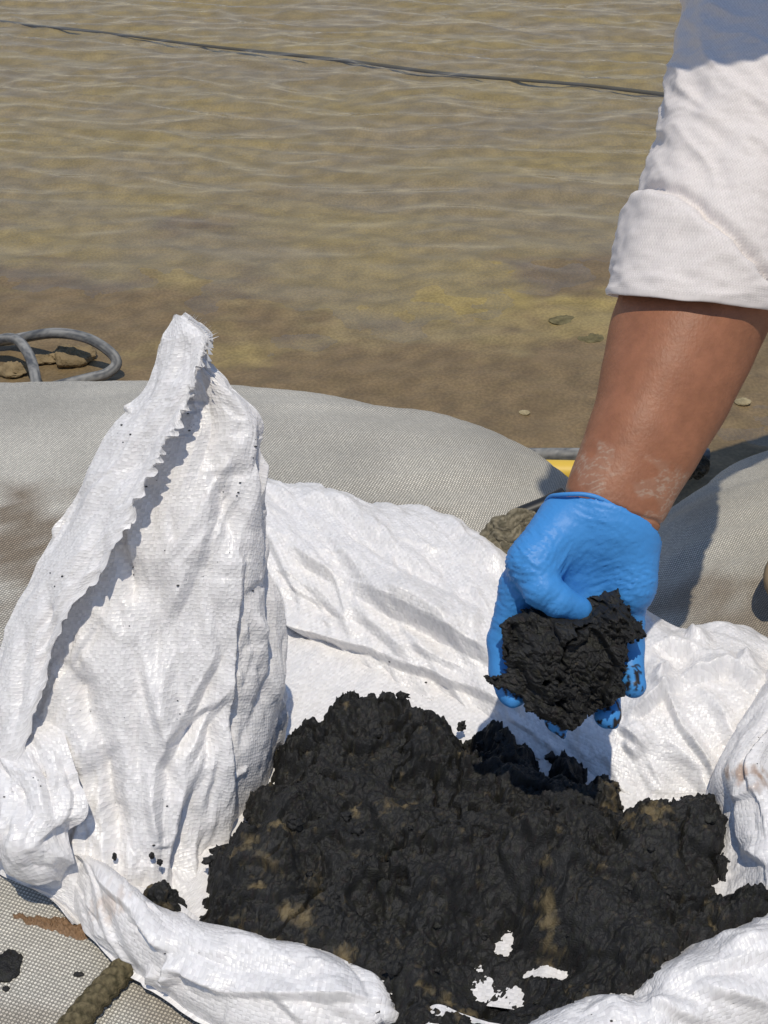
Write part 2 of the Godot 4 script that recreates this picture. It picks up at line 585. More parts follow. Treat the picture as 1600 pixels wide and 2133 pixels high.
func build_sack() -> void:
	var s := thing("white_sack", "white woven plastic sack torn open and spread over the sandbags, holding black mud", "sack", Vector3.ZERO)
	var brown := Color(0.42, 0.26, 0.16)
	# floor of the opened sack
	var rows := []
	for r in [[[540, 1180], [800, 1270], [1000, 1370], [1200, 1440], [1420, 1500], [1580, 1520]], [[560, 1480], [800, 1440], [1000, 1500], [1200, 1560], [1400, 1600], [1600, 1600]],
		[[330, 1860], [560, 1760], [900, 1760], [1200, 1760], [1450, 1760], [1620, 1760]], [[260, 1920], [560, 1990], [850, 2060], [1150, 2110], [1400, 2050], [1620, 1960]]]:
		var row := []
		for p in r:
			row.append(at_y(p[0], p[1], 0.013))
		rows.append(row)
	sheet("floor_panel", s, rows, 130, 130, false, {"big": 0.002, "bigf": 9.0, "mid": 0.0006, "seed": 2, "rot": 0.5, "gain": 0.5}, M.sack)
	# the side that stands up, facing the camera
	var st := []
	for r in [
		[655, 364, .826, 367, .826, 370, .826, 373, .826, 378, .826],
		[700, 343, .818, 365, .815, 385, .812, 405, .812, 420, .814],
		[750, 322, .812, 355, .805, 390, .80, 420, .80, 443, .803],
		[810, 298, .803, 350, .795, 410, .79, 465, .79, 499, .797],
		[880, 245, .795, 340, .782, 430, .776, 515, .78, 553, .79],
		[950, 205, .786, 310, .77, 420, .763, 530, .768, 563, .785],
		[1100, 118, .765, 250, .745, 390, .735, 525, .745, 578, .775],
		[1230, 48, .742, 210, .722, 370, .712, 522, .722, 597, .765],
		[1400, -20, .712, 170, .69, 350, .683, 520, .695, 602, .752],
		[1500, -45, .692, 150, .672, 340, .665, 518, .68, 600, .745],
		[1610, -50, .672, 140, .65, 330, .645, 515, .665, 582, .735],
		[1720, -45, .65, 135, .63, 320, .625, 480, .65, 545, .70],
		[1800, -30, .632, 140, .613, 320, .608, 445, .63, 490, .67],
		[1870, 100, .60, 160, .598, 320, .594, 420, .605, 455, .635],
		[1925, 150, .583, 200, .583, 330, .58, 400, .587, 425, .60]]:
		var row := []
		for k in 5:
			row.append(at_z(r[1 + 2 * k], r[0], r[2 + 2 * k]))
		st.append(row)
	sheet("standing_panel", s, st, 200, 340, true, {"big": 0.0035, "bigf": 6.0, "mid": 0.0006, "rot": 0.10, "stretch": 7.0, "seed": 3, "fold_dir": 1.5, "spread": 0.4, "gain": 1.3,
		"creases": [[522, 1130, 512, 1720, 0.016, 30], [435, 1200, 480, 1430, 0.006, 46], [500, 1330, 320, 1660, 0.011, 44], [530, 1420, 380, 1640, 0.010, 44],
			[128, 1370, 190, 1560, 0.015, 34], [185, 1480, 240, 1830, 0.013, 30], [245, 1110, 305, 1500, 0.010, 64], [430, 1160, 340, 1350, 0.006, 44], [350, 1240, 380, 1560, 0.007, 50],
			[300, 1600, 340, 1800, -0.008, 28], [415, 1600, 358, 1910, 0.016, 38], [445, 1720, 420, 1880, 0.012, 28], [545, 850, 578, 1260, 0.010, 24], [270, 1330, 285, 1720, 0.006, 40],
			[430, 930, 505, 1170, 0.008, 44], [545, 1250, 585, 1520, -0.008, 22], [490, 1470, 330, 1570, 0.007, 28], [253, 1140, 264, 1260, 0.009, 28], [598, 1100, 560, 1420, 0.006, 20], [470, 1000, 420, 1240, 0.006, 40], [480, 1560, 440, 1730, 0.008, 28]]}, M.sack)
	# the upper edge folded over towards the camera, with a frayed cut edge
	var fl := []
	for r in [[650, 362, 384, 0.824, 0.819], [690, 335, 440, 0.815, 0.799], [720, 328, 441, 0.810, 0.791], [750, 318, 434, 0.806, 0.784], [800, 299, 415, 0.800, 0.773],
		[850, 262, 398, 0.794, 0.765], [900, 222, 374, 0.788, 0.755], [950, 200, 347, 0.782, 0.747], [1000, 172, 320, 0.774, 0.739], [1080, 130, 275, 0.762, 0.726],
		[1150, 94, 228, 0.750, 0.714], [1250, 40, 163, 0.734, 0.703], [1340, 3, 120, 0.718, 0.691], [1430, -27, 97, 0.700, 0.678], [1520, -52, 66, 0.682, 0.661],
		[1620, -62, 45, 0.664, 0.645], [1735, -62, 20, 0.640, 0.623]]:
		var row := []
		for k in 5:
			var f := k / 4.0
			row.append(at_z(lerpf(r[1], r[2], f), r[0] + 6.0 * sin(f * PI), lerpf(r[3], r[4], pow(f, 0.8)) - 0.005 * sin(f * PI)))
		fl.append(row)
	var jag := func(p: Vector3, fi: float, fj: float) -> Vector3:
		if fi > 0.7:
			var e := (fi - 0.7) / 0.3
			var t := fj * 1080.0
			var cut := 0.0062 * absf(sin(t / 38.0 * PI + 2.0 * n_a.get_noise_1d(t * 0.02))) + 0.003 * n_b.get_noise_1d(t * 0.03)
			if fj < 0.10:
				cut *= 0.35
			if fj > 0.55:
				cut *= 0.5
			p += Vector3(-0.85, 0.45, -0.1) * cut * e * e
		return p
	sheet("folded_flap", s, fl, 110, 330, true, {"big": 0.002, "bigf": 9.0, "mid": 0.0006, "rot": -0.35, "stretch": 4.0, "seed": 5, "fold_dir": 1.75, "spread": 0.4, "gain": 0.8, "shape": jag,
		"creases": [[385, 690, 350, 800, 0.004, 26], [310, 850, 240, 1010, 0.004, 26], [230, 1040, 120, 1290, 0.005, 30], [180, 980, 90, 1180, 0.004, 24], [100, 1200, 70, 1480, 0.006, 26], [50, 1280, 30, 1560, 0.005, 26]]}, M.sack)
	# torn threads at the tip of the flap
	var V := PackedVector3Array()
	var I := PackedInt32Array()
	for k in 15:
		var f := k / 14.0
		var a := at_z(lerpf(392, 441, f), lerpf(668, 706, f * f), lerpf(.812, .792, f))
		var b := at_z(lerpf(400, 458, f) + rng.randf_range(-2, 3), lerpf(655, 697, f * f) + rng.randf_range(-3, 3), lerpf(.810, .789, f))
		var side := Vector3(0.0009, 0.0007, 0)
		var o := V.size()
		V.append_array([a - side, a + side, b])
		I.append_array([o, o + 2, o + 1])
	for k in 4:
		var v := 716.0 + k * 14.0
		var a := at_z(434 - k, v, .788 - k * 0.003)
		var b := at_z(446 - k * 2.0, v + 9.0, .785 - k * 0.003)
		var o := V.size()
		V.append_array([a + Vector3(0, 0.003, 0), a - Vector3(0, 0.003, 0), b])
		I.append_array([o, o + 2, o + 1])
	commit("frayed_threads", V, smooth_normals(V, I), PackedVector2Array(), PackedColorArray(), I, std(Color(0.93, 0.93, 0.93), 0.5), s)
	# crumpled lower corner, hanging just over the sandbag
	var pu := []
	for r in [[1420, -62, 105, .735, .715, .715], [1530, -62, 135, .682, .667, .668], [1620, -62, 166, .657, .632, .637], [1690, -62, 184, .64, .612, .62], [1740, -62, 150, .63, .601, .612], [1790, -25, 141, .62, .597, .609], [1826, 48, 122, .612, .5975, .609]]:
		pu.append([at_z(r[1], r[0], r[3]), at_z(lerpf(r[1], r[2], .33), r[0] + 4, lerpf(r[3], r[4], .8)), at_z(lerpf(r[1], r[2], .66), r[0] + 2, r[4]), at_z(r[2], r[0], r[5])])
	sheet("crumpled_corner", s, pu, 110, 120, true, {"big": 0.003, "bigf": 14.0, "mid": 0.0008, "rot": 0.3, "stretch": 2.5, "seed": 6, "fold_dir": 1.2, "spread": 0.8, "gain": 1.7,
		"creases": [[70, 1540, 120, 1720, 0.008, 30], [120, 1560, 160, 1650, 0.006, 24], [30, 1600, 60, 1760, 0.006, 26], [175, 1705, 60, 1770, 0.006, 20]]}, M.sack)
	# front rim, rolled outwards
	var inn := [[132, 1757], [225, 1815], [310, 1880], [410, 1930], [560, 1968], [700, 2003], [829, 2041]]
	var outp := [[126, 1778], [160, 1895], [247, 2012], [390, 2115], [520, 2195], [680, 2225], [800, 2210]]
	var ry := [.036, .045, .048, .048, .047, .044, .040]
	var r0 := []
	var r1 := []
	var r2 := []
	var r3 := []
	var r4 := []
	for k in 7:
		var a: Array = inn[k]
		var b: Array = outp[k]
		r0.append(at_y(a[0] + 6, a[1] - 10, 0.014))
		r1.append(at_y(a[0], a[1], ry[k]))
		r2.append(at_y(lerpf(a[0], b[0], .33), lerpf(a[1], b[1], .33), ry[k] - 0.002))
		r3.append(at_y(lerpf(a[0], b[0], .72), lerpf(a[1], b[1], .72), 0.027))
		r4.append(at_y(b[0], b[1], 0.006))
	sheet("front_rim", s, [r0, r1, r2, r3, r4], 250, 110, false, {"big": 0.002, "bigf": 12.0, "mid": 0.0006, "rot": -0.7, "stretch": 3.5, "seed": 8, "shape": func(p: Vector3, fi: float, fj: float) -> Vector3:
			var e := clampf((fi - 0.9) / 0.1, 0.0, 1.0)
			return p + Vector3(0.012 * n_a.get_noise_1d(fj * 9.0) + 0.006 * n_c.get_noise_1d(fj * 40.0) - 0.010 * fj, -0.006 * e, 0.0) * e * e,
		"fold_dir": 0.5, "spread": 0.7,
		"creases": [[180, 1800, 300, 1920, 0.006, 24], [270, 1900, 360, 1990, 0.009, 24], [360, 1985, 352, 2050, 0.010, 20], [355, 2000, 480, 2068, 0.010, 26], [440, 2060, 830, 2085, 0.009, 26], [560, 2060, 640, 2133, 0.007, 24], [320, 2010, 300, 2060, 0.006, 22]],
		"stains": [[225, 1885, 40, 40, 0.5, Color(0.75, 0.6, 0.48)]]}, M.sack)
	# small lip between two lumps of mud at the front
	sheet("front_lip", s, [yrow([[850, 2135, .03], [880, 2110, .04], [912, 2093, .046], [960, 2110, .042], [1020, 2130, .036], [1090, 2150, .03]]), yrow([[840, 2170, .03], [880, 2160, .04], [915, 2150, .042], [960, 2160, .04], [1020, 2170, .036], [1090, 2180, .03]]),
		yrow([[830, 2230, .01], [880, 2230, .01], [915, 2230, .01], [960, 2230, .01], [1020, 2230, .01], [1100, 2230, .01]])], 60, 40, false, {"big": 0.001, "mid": 0.0006, "seed": 9, "gain": 0.7}, M.sack)
	# front wall on the other side of the mud
	var fi := [[1100, 2150], [1185, 2108], [1260, 2080], [1334, 2076], [1385, 2022], [1480, 1984], [1560, 1938], [1650, 1885]]
	var q0 := []
	var q1 := []
	var q2 := []
	var q3 := []
	for k in 8:
		var a: Array = fi[k]
		var f := k / 7.0
		q0.append(at_y(a[0] - 8, a[1] - 16, 0.012))
		q1.append(at_y(a[0], a[1], lerpf(.045, .062, f)))
		q2.append(at_y(a[0] + 50 * f + 10, a[1] + 110, lerpf(.05, .056, f)))
		q3.append(at_y(a[0] + 120 * f + 10, a[1] + 300, 0.004))
	sheet("front_wall", s, [q0, q1, q2, q3], 200, 120, false, {"big": 0.002, "bigf": 10.0, "mid": 0.0006, "rot": 0.9, "stretch": 4.0, "seed": 10, "fold_dir": 0.6, "spread": 0.5,
		"creases": [[1390, 2040, 1600, 1990, 0.007, 30], [1440, 2050, 1600, 2090, 0.007, 30], [1340, 2085, 1480, 2133, 0.006, 28], [1250, 2100, 1330, 2140, 0.005, 24], [1500, 1990, 1620, 1950, 0.005, 24]]}, M.sack)
	# the layer folded back behind the mud
	var tv := [[540, 992, .05], [640, 1022, .05], [760, 1050, .052], [900, 1085, .055], [1060, 1150, .055], [1200, 1225, .052], [1345, 1290, .05], [1425, 1316, .05], [1510, 1304, .055], [1600, 1345, .055], [1700, 1390, .055]]
	var lip := [[560, 1275, .009], [640, 1322, .009], [760, 1400, .009], [880, 1465, .009], [1000, 1520, .009], [1120, 1580, .009], [1250, 1640, .009], [1340, 1680, .009], [1440, 1690, .009], [1530, 1660, .03], [1640, 1560, .05]]
	var a0 := []
	var a1 := []
	var a2 := []
	var a3 := []
	var a4 := []
	for k in 11:
		var a: Array = tv[k]
		var b: Array = lip[k]
		a0.append(at_y(a[0] + 2, a[1] + 1, 0.02))
		a1.append(at_y(a[0], a[1], a[2]))
		a2.append(at_y(lerpf(a[0], b[0], .33), lerpf(a[1], b[1], .33), a[2] + .004))
		a3.append(at_y(lerpf(a[0], b[0], .68), lerpf(a[1], b[1], .68), .036))
		a4.append(at_y(b[0], b[1], b[2]))
	sheet("back_panel", s, [a0, a1, a2, a3, a4], 330, 170, false, {"big": 0.0025, "bigf": 9.0, "mid": 0.0005, "rot": -0.62, "stretch": 6.0, "seed": 11, "fold_dir": 0.62, "spread": 0.3, "gain": 1.4,
		"creases": [[590, 1285, 1110, 1482, 0.010, 26], [600, 1135, 720, 1215, 0.0120, 34], [700, 1200, 1080, 1390, 0.0240, 50], [780, 1220, 1000, 1330, 0.0120, 39], [590, 1290, 760, 1350, 0.0120, 27], [640, 1200, 760, 1330, 0.0090, 34], [730, 1260, 900, 1400, 0.0105, 34], [830, 1335, 980, 1400, 0.0105, 27], [960, 1130, 1060, 1200, 0.0090, 29],
			[600, 1020, 760, 1075, 0.0075, 27], [1345, 1350, 1490, 1370, 0.0135, 29], [1420, 1420, 1530, 1385, 0.0180, 27], [1300, 1500, 1430, 1415, 0.0150, 27], [1500, 1380, 1600, 1440, 0.0120, 27], [1380, 1445, 1424, 1525, 0.008, 14], [1408, 1500, 1500, 1635, 0.011, 14], [1290, 1510, 1350, 1560, 0.0105, 23], [1300, 1540, 1330, 1580, 0.0090, 23], [1430, 1330, 1480, 1350, 0.0090, 25], [1360, 1440, 1400, 1380, 0.0090, 27], [1560, 1350, 1540, 1400, 0.0090, 27]]}, M.sack)
	# right side wall
	sheet("side_wall", s, [
		[at_y(1625, 1360, .05), at_y(1650, 1340, .075), at_y(1720, 1360, .085), at_y(1800, 1380, .02)],
		[at_y(1590, 1420, .03), at_y(1610, 1400, .075), at_y(1680, 1420, .085), at_y(1790, 1440, .02)],
		[at_y(1545, 1520, .024), at_y(1560, 1500, .07), at_y(1640, 1500, .08), at_y(1780, 1500, .02)],
		[at_y(1480, 1640, .022), at_y(1500, 1600, .06), at_y(1590, 1590, .075), at_y(1770, 1600, .02)],
		[at_y(1490, 1720, .018), at_y(1530, 1690, .045), at_y(1610, 1680, .07), at_y(1770, 1700, .02)],
		[at_y(1480, 1800, .016), at_y(1540, 1780, .034), at_y(1620, 1780, .06), at_y(1770, 1790, .02)],
		[at_y(1470, 1880, .014), at_y(1540, 1860, .03), at_y(1630, 1860, .05), at_y(1770, 1870, .02)]], 110, 150, false, {"big": 0.002, "bigf": 10.0, "mid": 0.0006, "rot": 0.4, "stretch": 3.0, "seed": 13, "fold_dir": 2.0, "spread": 0.6,
		"creases": [[1520, 1660, 1600, 1640, 0.006, 24], [1540, 1640, 1560, 1800, 0.006, 26], [1560, 1760, 1600, 1800, 0.007, 24]],
		"stains": [[1548, 1612, 52, 22, 0.75, brown], [1590, 1635, 30, 18, 0.6, brown]]}, M.sack)

# ------------------------------------------------------------------ mud
func poly_sdf(P: PackedVector2Array, q: Vector2) -> float:      # positive inside
	var best := 1e9
	var n := P.size()
	for i in n:
		var a := P[i]
		var e := P[(i + 1) % n] - a
		var t := clampf((q - a).dot(e) / e.length_squared(), 0.0, 1.0)
		best = minf(best, (a + e * t - q).length_squared())
	best = sqrt(best)
	return best if Geometry2D.is_point_in_polygon(q, P) else -best

func sdf_table(P: PackedVector2Array, lo: Vector2, cell: float, nx: int, ny: int) -> PackedFloat32Array:
	var T := PackedFloat32Array()
	T.resize(nx * ny)
	for j in ny:
		for i in nx:
			T[j * nx + i] = poly_sdf(P, lo + Vector2(i, j) * cell)
	return T

func look(T: PackedFloat32Array, lo: Vector2, cell: float, nx: int, ny: int, q: Vector2) -> float:
	var g := (q - lo) / cell
	var x := clampf(g.x, 0.0, nx - 1.001)
	var y := clampf(g.y, 0.0, ny - 1.001)
	var i := int(x)
	var j := int(y)
	var fx := x - i
	var fy := y - j
	var k := j * nx + i
	return lerpf(lerpf(T[k], T[k + 1], fx), lerpf(T[k + nx], T[k + nx + 1], fx), fy)

func mud_relief(x: float, y: float, z: float) -> float:      # broad pasty faces, torn steps and cracks, in metres
	var wx := 0.014 * n_b.get_noise_3d(x * 16.0, y * 16.0, z * 16.0)
	var wz := 0.014 * n_b.get_noise_3d(x * 16.0 + 31.0, y * 16.0, z * 16.0)
	var h := 0.012 * n_a.get_noise_3d(x * 15.0, y * 15.0, z * 15.0)
	# torn slabs: the field is cut into steps
	var q := 2.2 * n_a.get_noise_3d((x + wx) * 10.0 + 12.0, (y + wz) * 10.0, (z + wz) * 10.0)
	var f := q - floorf(q)
	h += 0.0062 * (floorf(q) + smoothstep(0.42, 0.52, f) + 0.12 * f)
	var calm := smoothstep(-0.15, 0.35, n_a.get_noise_3d(x * 17.0 + 60.0, y * 17.0, z * 17.0))
	h += 0.0082 * lerpf(0.25, 1.0, calm) * n_d.get_noise_3d(x * 42.0 + 8.0, y * 42.0, z * 42.0)
	h += 0.0030 * lerpf(0.5, 1.0, calm) * n_c.get_noise_3d(x * 170.0, y * 170.0, z * 170.0)
	h += 0.0019 * n_b.get_noise_3d(x * 330.0, y * 330.0, z * 330.0)
	# open cracks
	var k := absf(n_a.get_noise_3d((x + wz) * 19.0, (y + wx) * 19.0, (z + wx) * 19.0 + 17.0) + 0.12 * n_c.get_noise_3d(x * 60.0, y * 60.0, z * 60.0))
	h -= 0.0105 * exp(-k * k / 0.0010) * smoothstep(-0.1, 0.2, n_a.get_noise_3d(x * 12.0, y * 12.0, z * 12.0 + 77.0))
	return h

func mud_colour(x: float, y: float, z: float, extra: float) -> Color:
	var t := clampf(extra - 0.15 + 1.1 * n_c.get_noise_3d(x * 55.0 + 9.0, y * 55.0, z * 55.0) + 0.7 * n_b.get_noise_3d(x * 160.0, y * 160.0, z * 160.0), 0.0, 1.0)
	var g := 1.0 + 0.5 * n_b.get_noise_3d(x * 40.0, y * 40.0, z * 40.0)
	var c := (Color(0.0185, 0.0182, 0.0172) * g).lerp(Color(0.15, 0.115, 0.06), t)
	c.a = 1.0
	return c

func build_heap() -> void:
	var px := [[380, 1908], [432, 1852], [440, 1747], [512, 1702], [516, 1612], [578, 1603], [584, 1502], [655, 1492], [688, 1442], [745, 1432], [792, 1424], [842, 1430], [850, 1460], [912, 1472], [962, 1530], [992, 1566], [984, 1500], [1055, 1490], [1118, 1540], [1142, 1572], [1168, 1532], [1212, 1560], [1216, 1592], [1268, 1588], [1300, 1630], [1292, 1662], [1355, 1652], [1420, 1616], [1512, 1632], [1545, 1735], [1552, 1770], [1500, 1802], [1512, 1832], [1560, 1816], [1600, 1828], [1690, 1850],
		[1690, 1900], [1580, 1960], [1400, 2050], [1310, 2120], [1150, 2165], [1000, 2200], [800, 2180], [790, 2080], [690, 2025], [540, 1990], [400, 1945]]
	var P := PackedVector2Array()
	for p in px:
		var w := at_y(p[0], p[1], 0.045)
		P.append(Vector2(w.x, w.z))
	var lo := Vector2(-0.20, -0.86)
	var cell := 0.004
	var nx := 150
	var ny := 125
	var T := sdf_table(P, lo, cell, nx, ny)
	var holes := []
	for h in [[1058, 1946, 7, 9], [1048, 1958, 6, 7], [1148, 2020, 16, 5], [1118, 2018, 8, 3], [1080, 2070, 6, 7], [1050, 2092, 10, 4], [1025, 2098, 5, 6], [1012, 2112, 5, 6]]:
		var w := at_y(h[0], h[1], 0.02)
		holes.append([w.x, w.z, h[2] * 0.00034, h[3] * 0.00042])
	var tans := []
	for t in [[590, 1753, 20, 16, .9], [515, 1785, 22, 20, .75], [548, 1805, 30, 14, .6], [655, 1830, 14, 22, .6], [535, 1848, 22, 8, .8], [600, 1890, 22, 12, .8], [500, 1908, 26, 18, .7], [640, 1905, 20, 12, .5], [712, 1975, 28, 24, .9], [742, 1690, 10, 18, .5], [835, 1690, 30, 16, .8], [850, 1655, 18, 6, .6], [960, 1570, 16, 16, .7], [1355, 1690, 46, 22, .6], [1140, 1880, 16, 42, .7], [1158, 1935, 18, 10, .8], [880, 2045, 16, 8, .8], [935, 2045, 18, 12, .8], [1000, 2062, 30, 12, .8], [940, 2085, 22, 10, .7], [1225, 2065, 8, 22, .7], [1280, 1620, 16, 22, .5], [1490, 1890, 8, 16, .6], [1255, 1810, 8, 22, .4], [720, 1480, 6, 6, .6]]:
		var w := at_y(t[0], t[1], 0.055)
		tans.append([w.x, w.z, t[2] * 0.00031, t[3] * 0.00042, t[4]])
	var step := 0.00115
	var gx := 500
	var gz := 400
	var V := PackedVector3Array()
	var C := PackedColorArray()
	var D := PackedFloat32Array()
	V.resize(gx * gz)
	C.resize(gx * gz)
	D.resize(gx * gz)
	for j in gz:
		for i in gx:
			var k := j * gx + i
			var near_hole := 1.0
			var x := -0.175 + i * step
			var z := -0.845 + j * step
			var ex := 0.0045 * n_b.get_noise_2d(x * 40.0, z * 40.0) + 0.003 * n_c.get_noise_2d(x * 110.0, z * 110.0)
			var d := look(T, lo, cell, nx, ny, Vector2(x, z)) + ex + 0.0055
			for h in holes:
				var e := Vector2((x - h[0]) / h[2], (z - h[1]) / h[3])
				near_hole = minf(near_hole, Vector2((x - h[0]) / 0.05, (z - h[1]) / 0.05).length())
				if absf(e.x) < 4.0 and absf(e.y) < 4.0:
					d = minf(d, (e.length() - 1.0) * 0.012 + 0.010 * n_c.get_noise_2d(x * 150.0, z * 150.0))
			D[k] = d
			if d < -0.008:
				V[k] = Vector3(x, 0.0, z)
				continue
			var lump := n_a.get_noise_2d(x * 8.0 + 3.0, z * 8.0)
			var y := 0.006 + 0.040 * pow(clampf(d / 0.030, 0.0, 1.0), 0.5) + clampf(d / 0.05, 0.0, 1.0) * (0.010 + 0.018 * lump)
			var inside := clampf((d + 0.002) / 0.008, 0.0, 1.0)
			y *= lerpf(0.40, 1.0, smoothstep(0.1, 1.0, near_hole))
			y += mud_relief(x, 0.0, z) * lerpf(0.5, 1.0, near_hole) * (0.35 + 0.65 * inside) * 1.25
			if d < 0.0:
				y -= 0.04 * clampf(-d / 0.003, 0.0, 1.0)
			var hx := 0.0016 * n_c.get_noise_3d(x * 90.0, y * 90.0, z * 90.0) * inside
			var hz := 0.0016 * n_c.get_noise_3d(x * 90.0 + 50.0, y * 90.0, z * 90.0) * inside
			V[k] = Vector3(x + hx, y, z + hz)
			var tan_ := -0.45
			for t in tans:
				var e := Vector2((x - t[0]) / t[2], (z - t[1]) / t[3])
				if absf(e.x) < 2.0 and absf(e.y) < 2.0:
					tan_ = maxf(tan_, (1.3 - e.length()) * t[4])
			C[k] = mud_colour(x, y, z, tan_)
	var I := PackedInt32Array()
	for j in gz - 1:
		for i in gx - 1:
			var a := j * gx + i
			if maxf(maxf(D[a], D[a + 1]), maxf(D[a + gx], D[a + gx + 1])) > -0.0035:
				I.append_array([a, a + 1, a + gx, a + 1, a + gx + 1, a + gx])
	var o := commit("mud_heap", V, smooth_normals(V, I), PackedVector2Array(), C, I, M.mud, self)
	# crumbs lying along the torn edge and on the faces of the heap
	var cm := []
	for k in 3:
		var cv := PackedVector3Array()
		for j in 9:
			for i in 14:
				var th := PI * j / 8.0
				var ph := TAU * i / 14.0
				var q := Vector3(sin(th) * cos(ph), cos(th), sin(th) * sin(ph))
				cv.append(q * (1.0 + 0.9 * n_a.get_noise_3d(q.x * 1.3 + k * 5.0, q.y * 1.3, q.z * 1.3) + 0.6 * n_b.get_noise_3d(q.x * 3.0, q.y * 3.0 + k, q.z * 3.0)))
		cm.append(cv)
	var ci := grid_index(14, 9, false, true)
	var CV := PackedVector3Array()
	var CI := PackedInt32Array()
	var CC := PackedColorArray()
	var made := 0
	while made < 170:
		var k := rng.randi() % (gx * gz)
		if D[k] < -0.003 or D[k] > (0.008 if made % 3 else 0.2) or V[k].y < 0.004:
			continue
		made += 1
		var size := 0.0009 + 0.0030 * pow(rng.randf(), 3.0)
		var bs := Basis.from_euler(Vector3(rng.randf() * 6.0, rng.randf() * 6.0, 0)).scaled(Vector3(size * 1.3, size, size))
		var base := CV.size()
		var col := mud_colour(V[k].x, 0.0, V[k].z, -0.4)
		for q in cm[made % 3]:
			CV.append(bs * q + V[k] + Vector3(0, size * 0.5, 0))
			CC.append(col)
		for q in ci:
			CI.append(base + q)
	var crumbs := commit("mud_crumbs", CV, smooth_normals(CV, CI), PackedVector2Array(), CC, CI, M.mud, o)
	crumbs.set_meta("kind", "stuff")
	tag(o, "broad heap of moist black mud with tan sandy streaks lying in the white sack", "mud")

# a lump lying free: sphere pushed about by the same relief
func mud_lump(called: String, at: Vector3, r: Vector3, label: String, category: String, group: String, tan_: float, seed_: float, n := 40, m: Material = null, cfun = null) -> MeshInstance3D:
	var V := PackedVector3Array()
	var C := PackedColorArray()
	for j in n + 1:
		var th := PI * j / n
		for i in n * 2:
			var ph := TAU * i / (n * 2)
			var d := Vector3(sin(th) * cos(ph), cos(th), sin(th) * sin(ph))
			var p := d * r
			var q := p + Vector3(seed_, seed_ * 0.7, seed_ * 1.3)
			var size := minf(r.x, minf(r.y, r.z))
			p += d * (mud_relief(q.x, q.y, q.z) - 0.003) * clampf(size / 0.02, 0.1, 1.0) + d * size * 0.35 * n_a.get_noise_3d(q.x / size * 1.2, q.y / size * 1.2, q.z / size * 1.2)
			V.append(p)
			C.append(cfun.call(q) if cfun != null else mud_colour(q.x, q.y, q.z, tan_))
	var I := grid_index(n * 2, n + 1, false, true)
	var o := commit(called, V, smooth_normals(V, I), PackedVector2Array(), C, I, m if m else M.mud, self)
	o.position = at
	tag(o, label, category, group)
	return o

func build_held_clump() -> void:
	var px := [[1046, 1302], [1075, 1282], [1105, 1268], [1140, 1272], [1160, 1277], [1195, 1276], [1212, 1262], [1238, 1244], [1290, 1230], [1302, 1258], [1316, 1268], [1318, 1285], [1340, 1298], [1347, 1325], [1335, 1336], [1312, 1340], [1308, 1380], [1300, 1420], [1311, 1440], [1300, 1455], [1275, 1470], [1240, 1486], [1215, 1510], [1185, 1530], [1163, 1512], [1130, 1500], [1098, 1482], [1088, 1452], [1055, 1440], [1022, 1430], [1014, 1413], [1050, 1410], [1066, 1395], [1046, 1370], [1050, 1340]]
	var P := PackedVector2Array()
	var mid := at_d(1190, 1390, 0.875)
	var right := Vector3.RIGHT
	for p in px:
		var w := at_d(p[0], p[1], 0.868) - mid
		P.append(Vector2(w.dot(right), w.dot(up_v)))
	var lo := Vector2(-0.07, -0.06)
	var T := sdf_table(P, lo, 0.002, 70, 60)
	var n := 240
	var V := PackedVector3Array()
	var C := PackedColorArray()
	var D := PackedFloat32Array()
	for back in 2:
		for j in n:
			for i in n:
				var a := -0.064 + 0.128 * i / (n - 1)
				var b := -0.056 + 0.112 * j / (n - 1)
				var d := look(T, lo, 0.002, 70, 60, Vector2(a, b)) + 0.0016 * n_c.get_noise_2d(a * 130.0, b * 130.0) + 0.001 * n_b.get_noise_2d(a * 260.0, b * 260.0)
				D.append(d)
				var th := 0.0
				if d > 0.0:
					th = 0.019 * pow(clampf(d / 0.022, 0.0, 1.0), 0.55)
					if back == 0:
						th += 0.006 * n_a.get_noise_2d(a * 22.0 + 4.0, b * 22.0) * clampf(d / 0.01, 0.0, 1.0)
						th += mud_relief(a + 2.0, 0.0, b + 1.0) * 1.15 * clampf(d / 0.005, 0.0, 1.0)
					else:
						th = -0.012 * pow(clampf(d / 0.012, 0.0, 1.0), 0.6)
				var ox := 0.0022 * n_a.get_noise_3d(a * 80.0, th * 80.0, b * 80.0) * clampf(d / 0.003, 0.0, 1.0)
				V.append(right * (a + ox) + up_v * (b - ox) - fw_v * th)
				C.append(mud_colour(a + 3.0, th, b, -0.75))
	var I := PackedInt32Array()
	for back in 2:
		for j in n - 1:
			for i in n - 1:
				var a := back * n * n + j * n + i
				if maxf(maxf(D[a], D[a + 1]), maxf(D[a + n], D[a + n + 1])) > 0.0:
					if back == 0:
						I.append_array([a, a + n, a + 1, a + 1, a + n, a + n + 1])
					else:
						I.append_array([a, a + 1, a + n, a + 1, a + n + 1, a + n])
	var o := commit("mud_clump", V, smooth_normals(V, I), PackedVector2Array(), C, I, M.mud, self)
	o.position = mid
	tag(o, "crumbly handful of black mud resting in the blue gloved hand", "mud", "loose clumps of black mud")

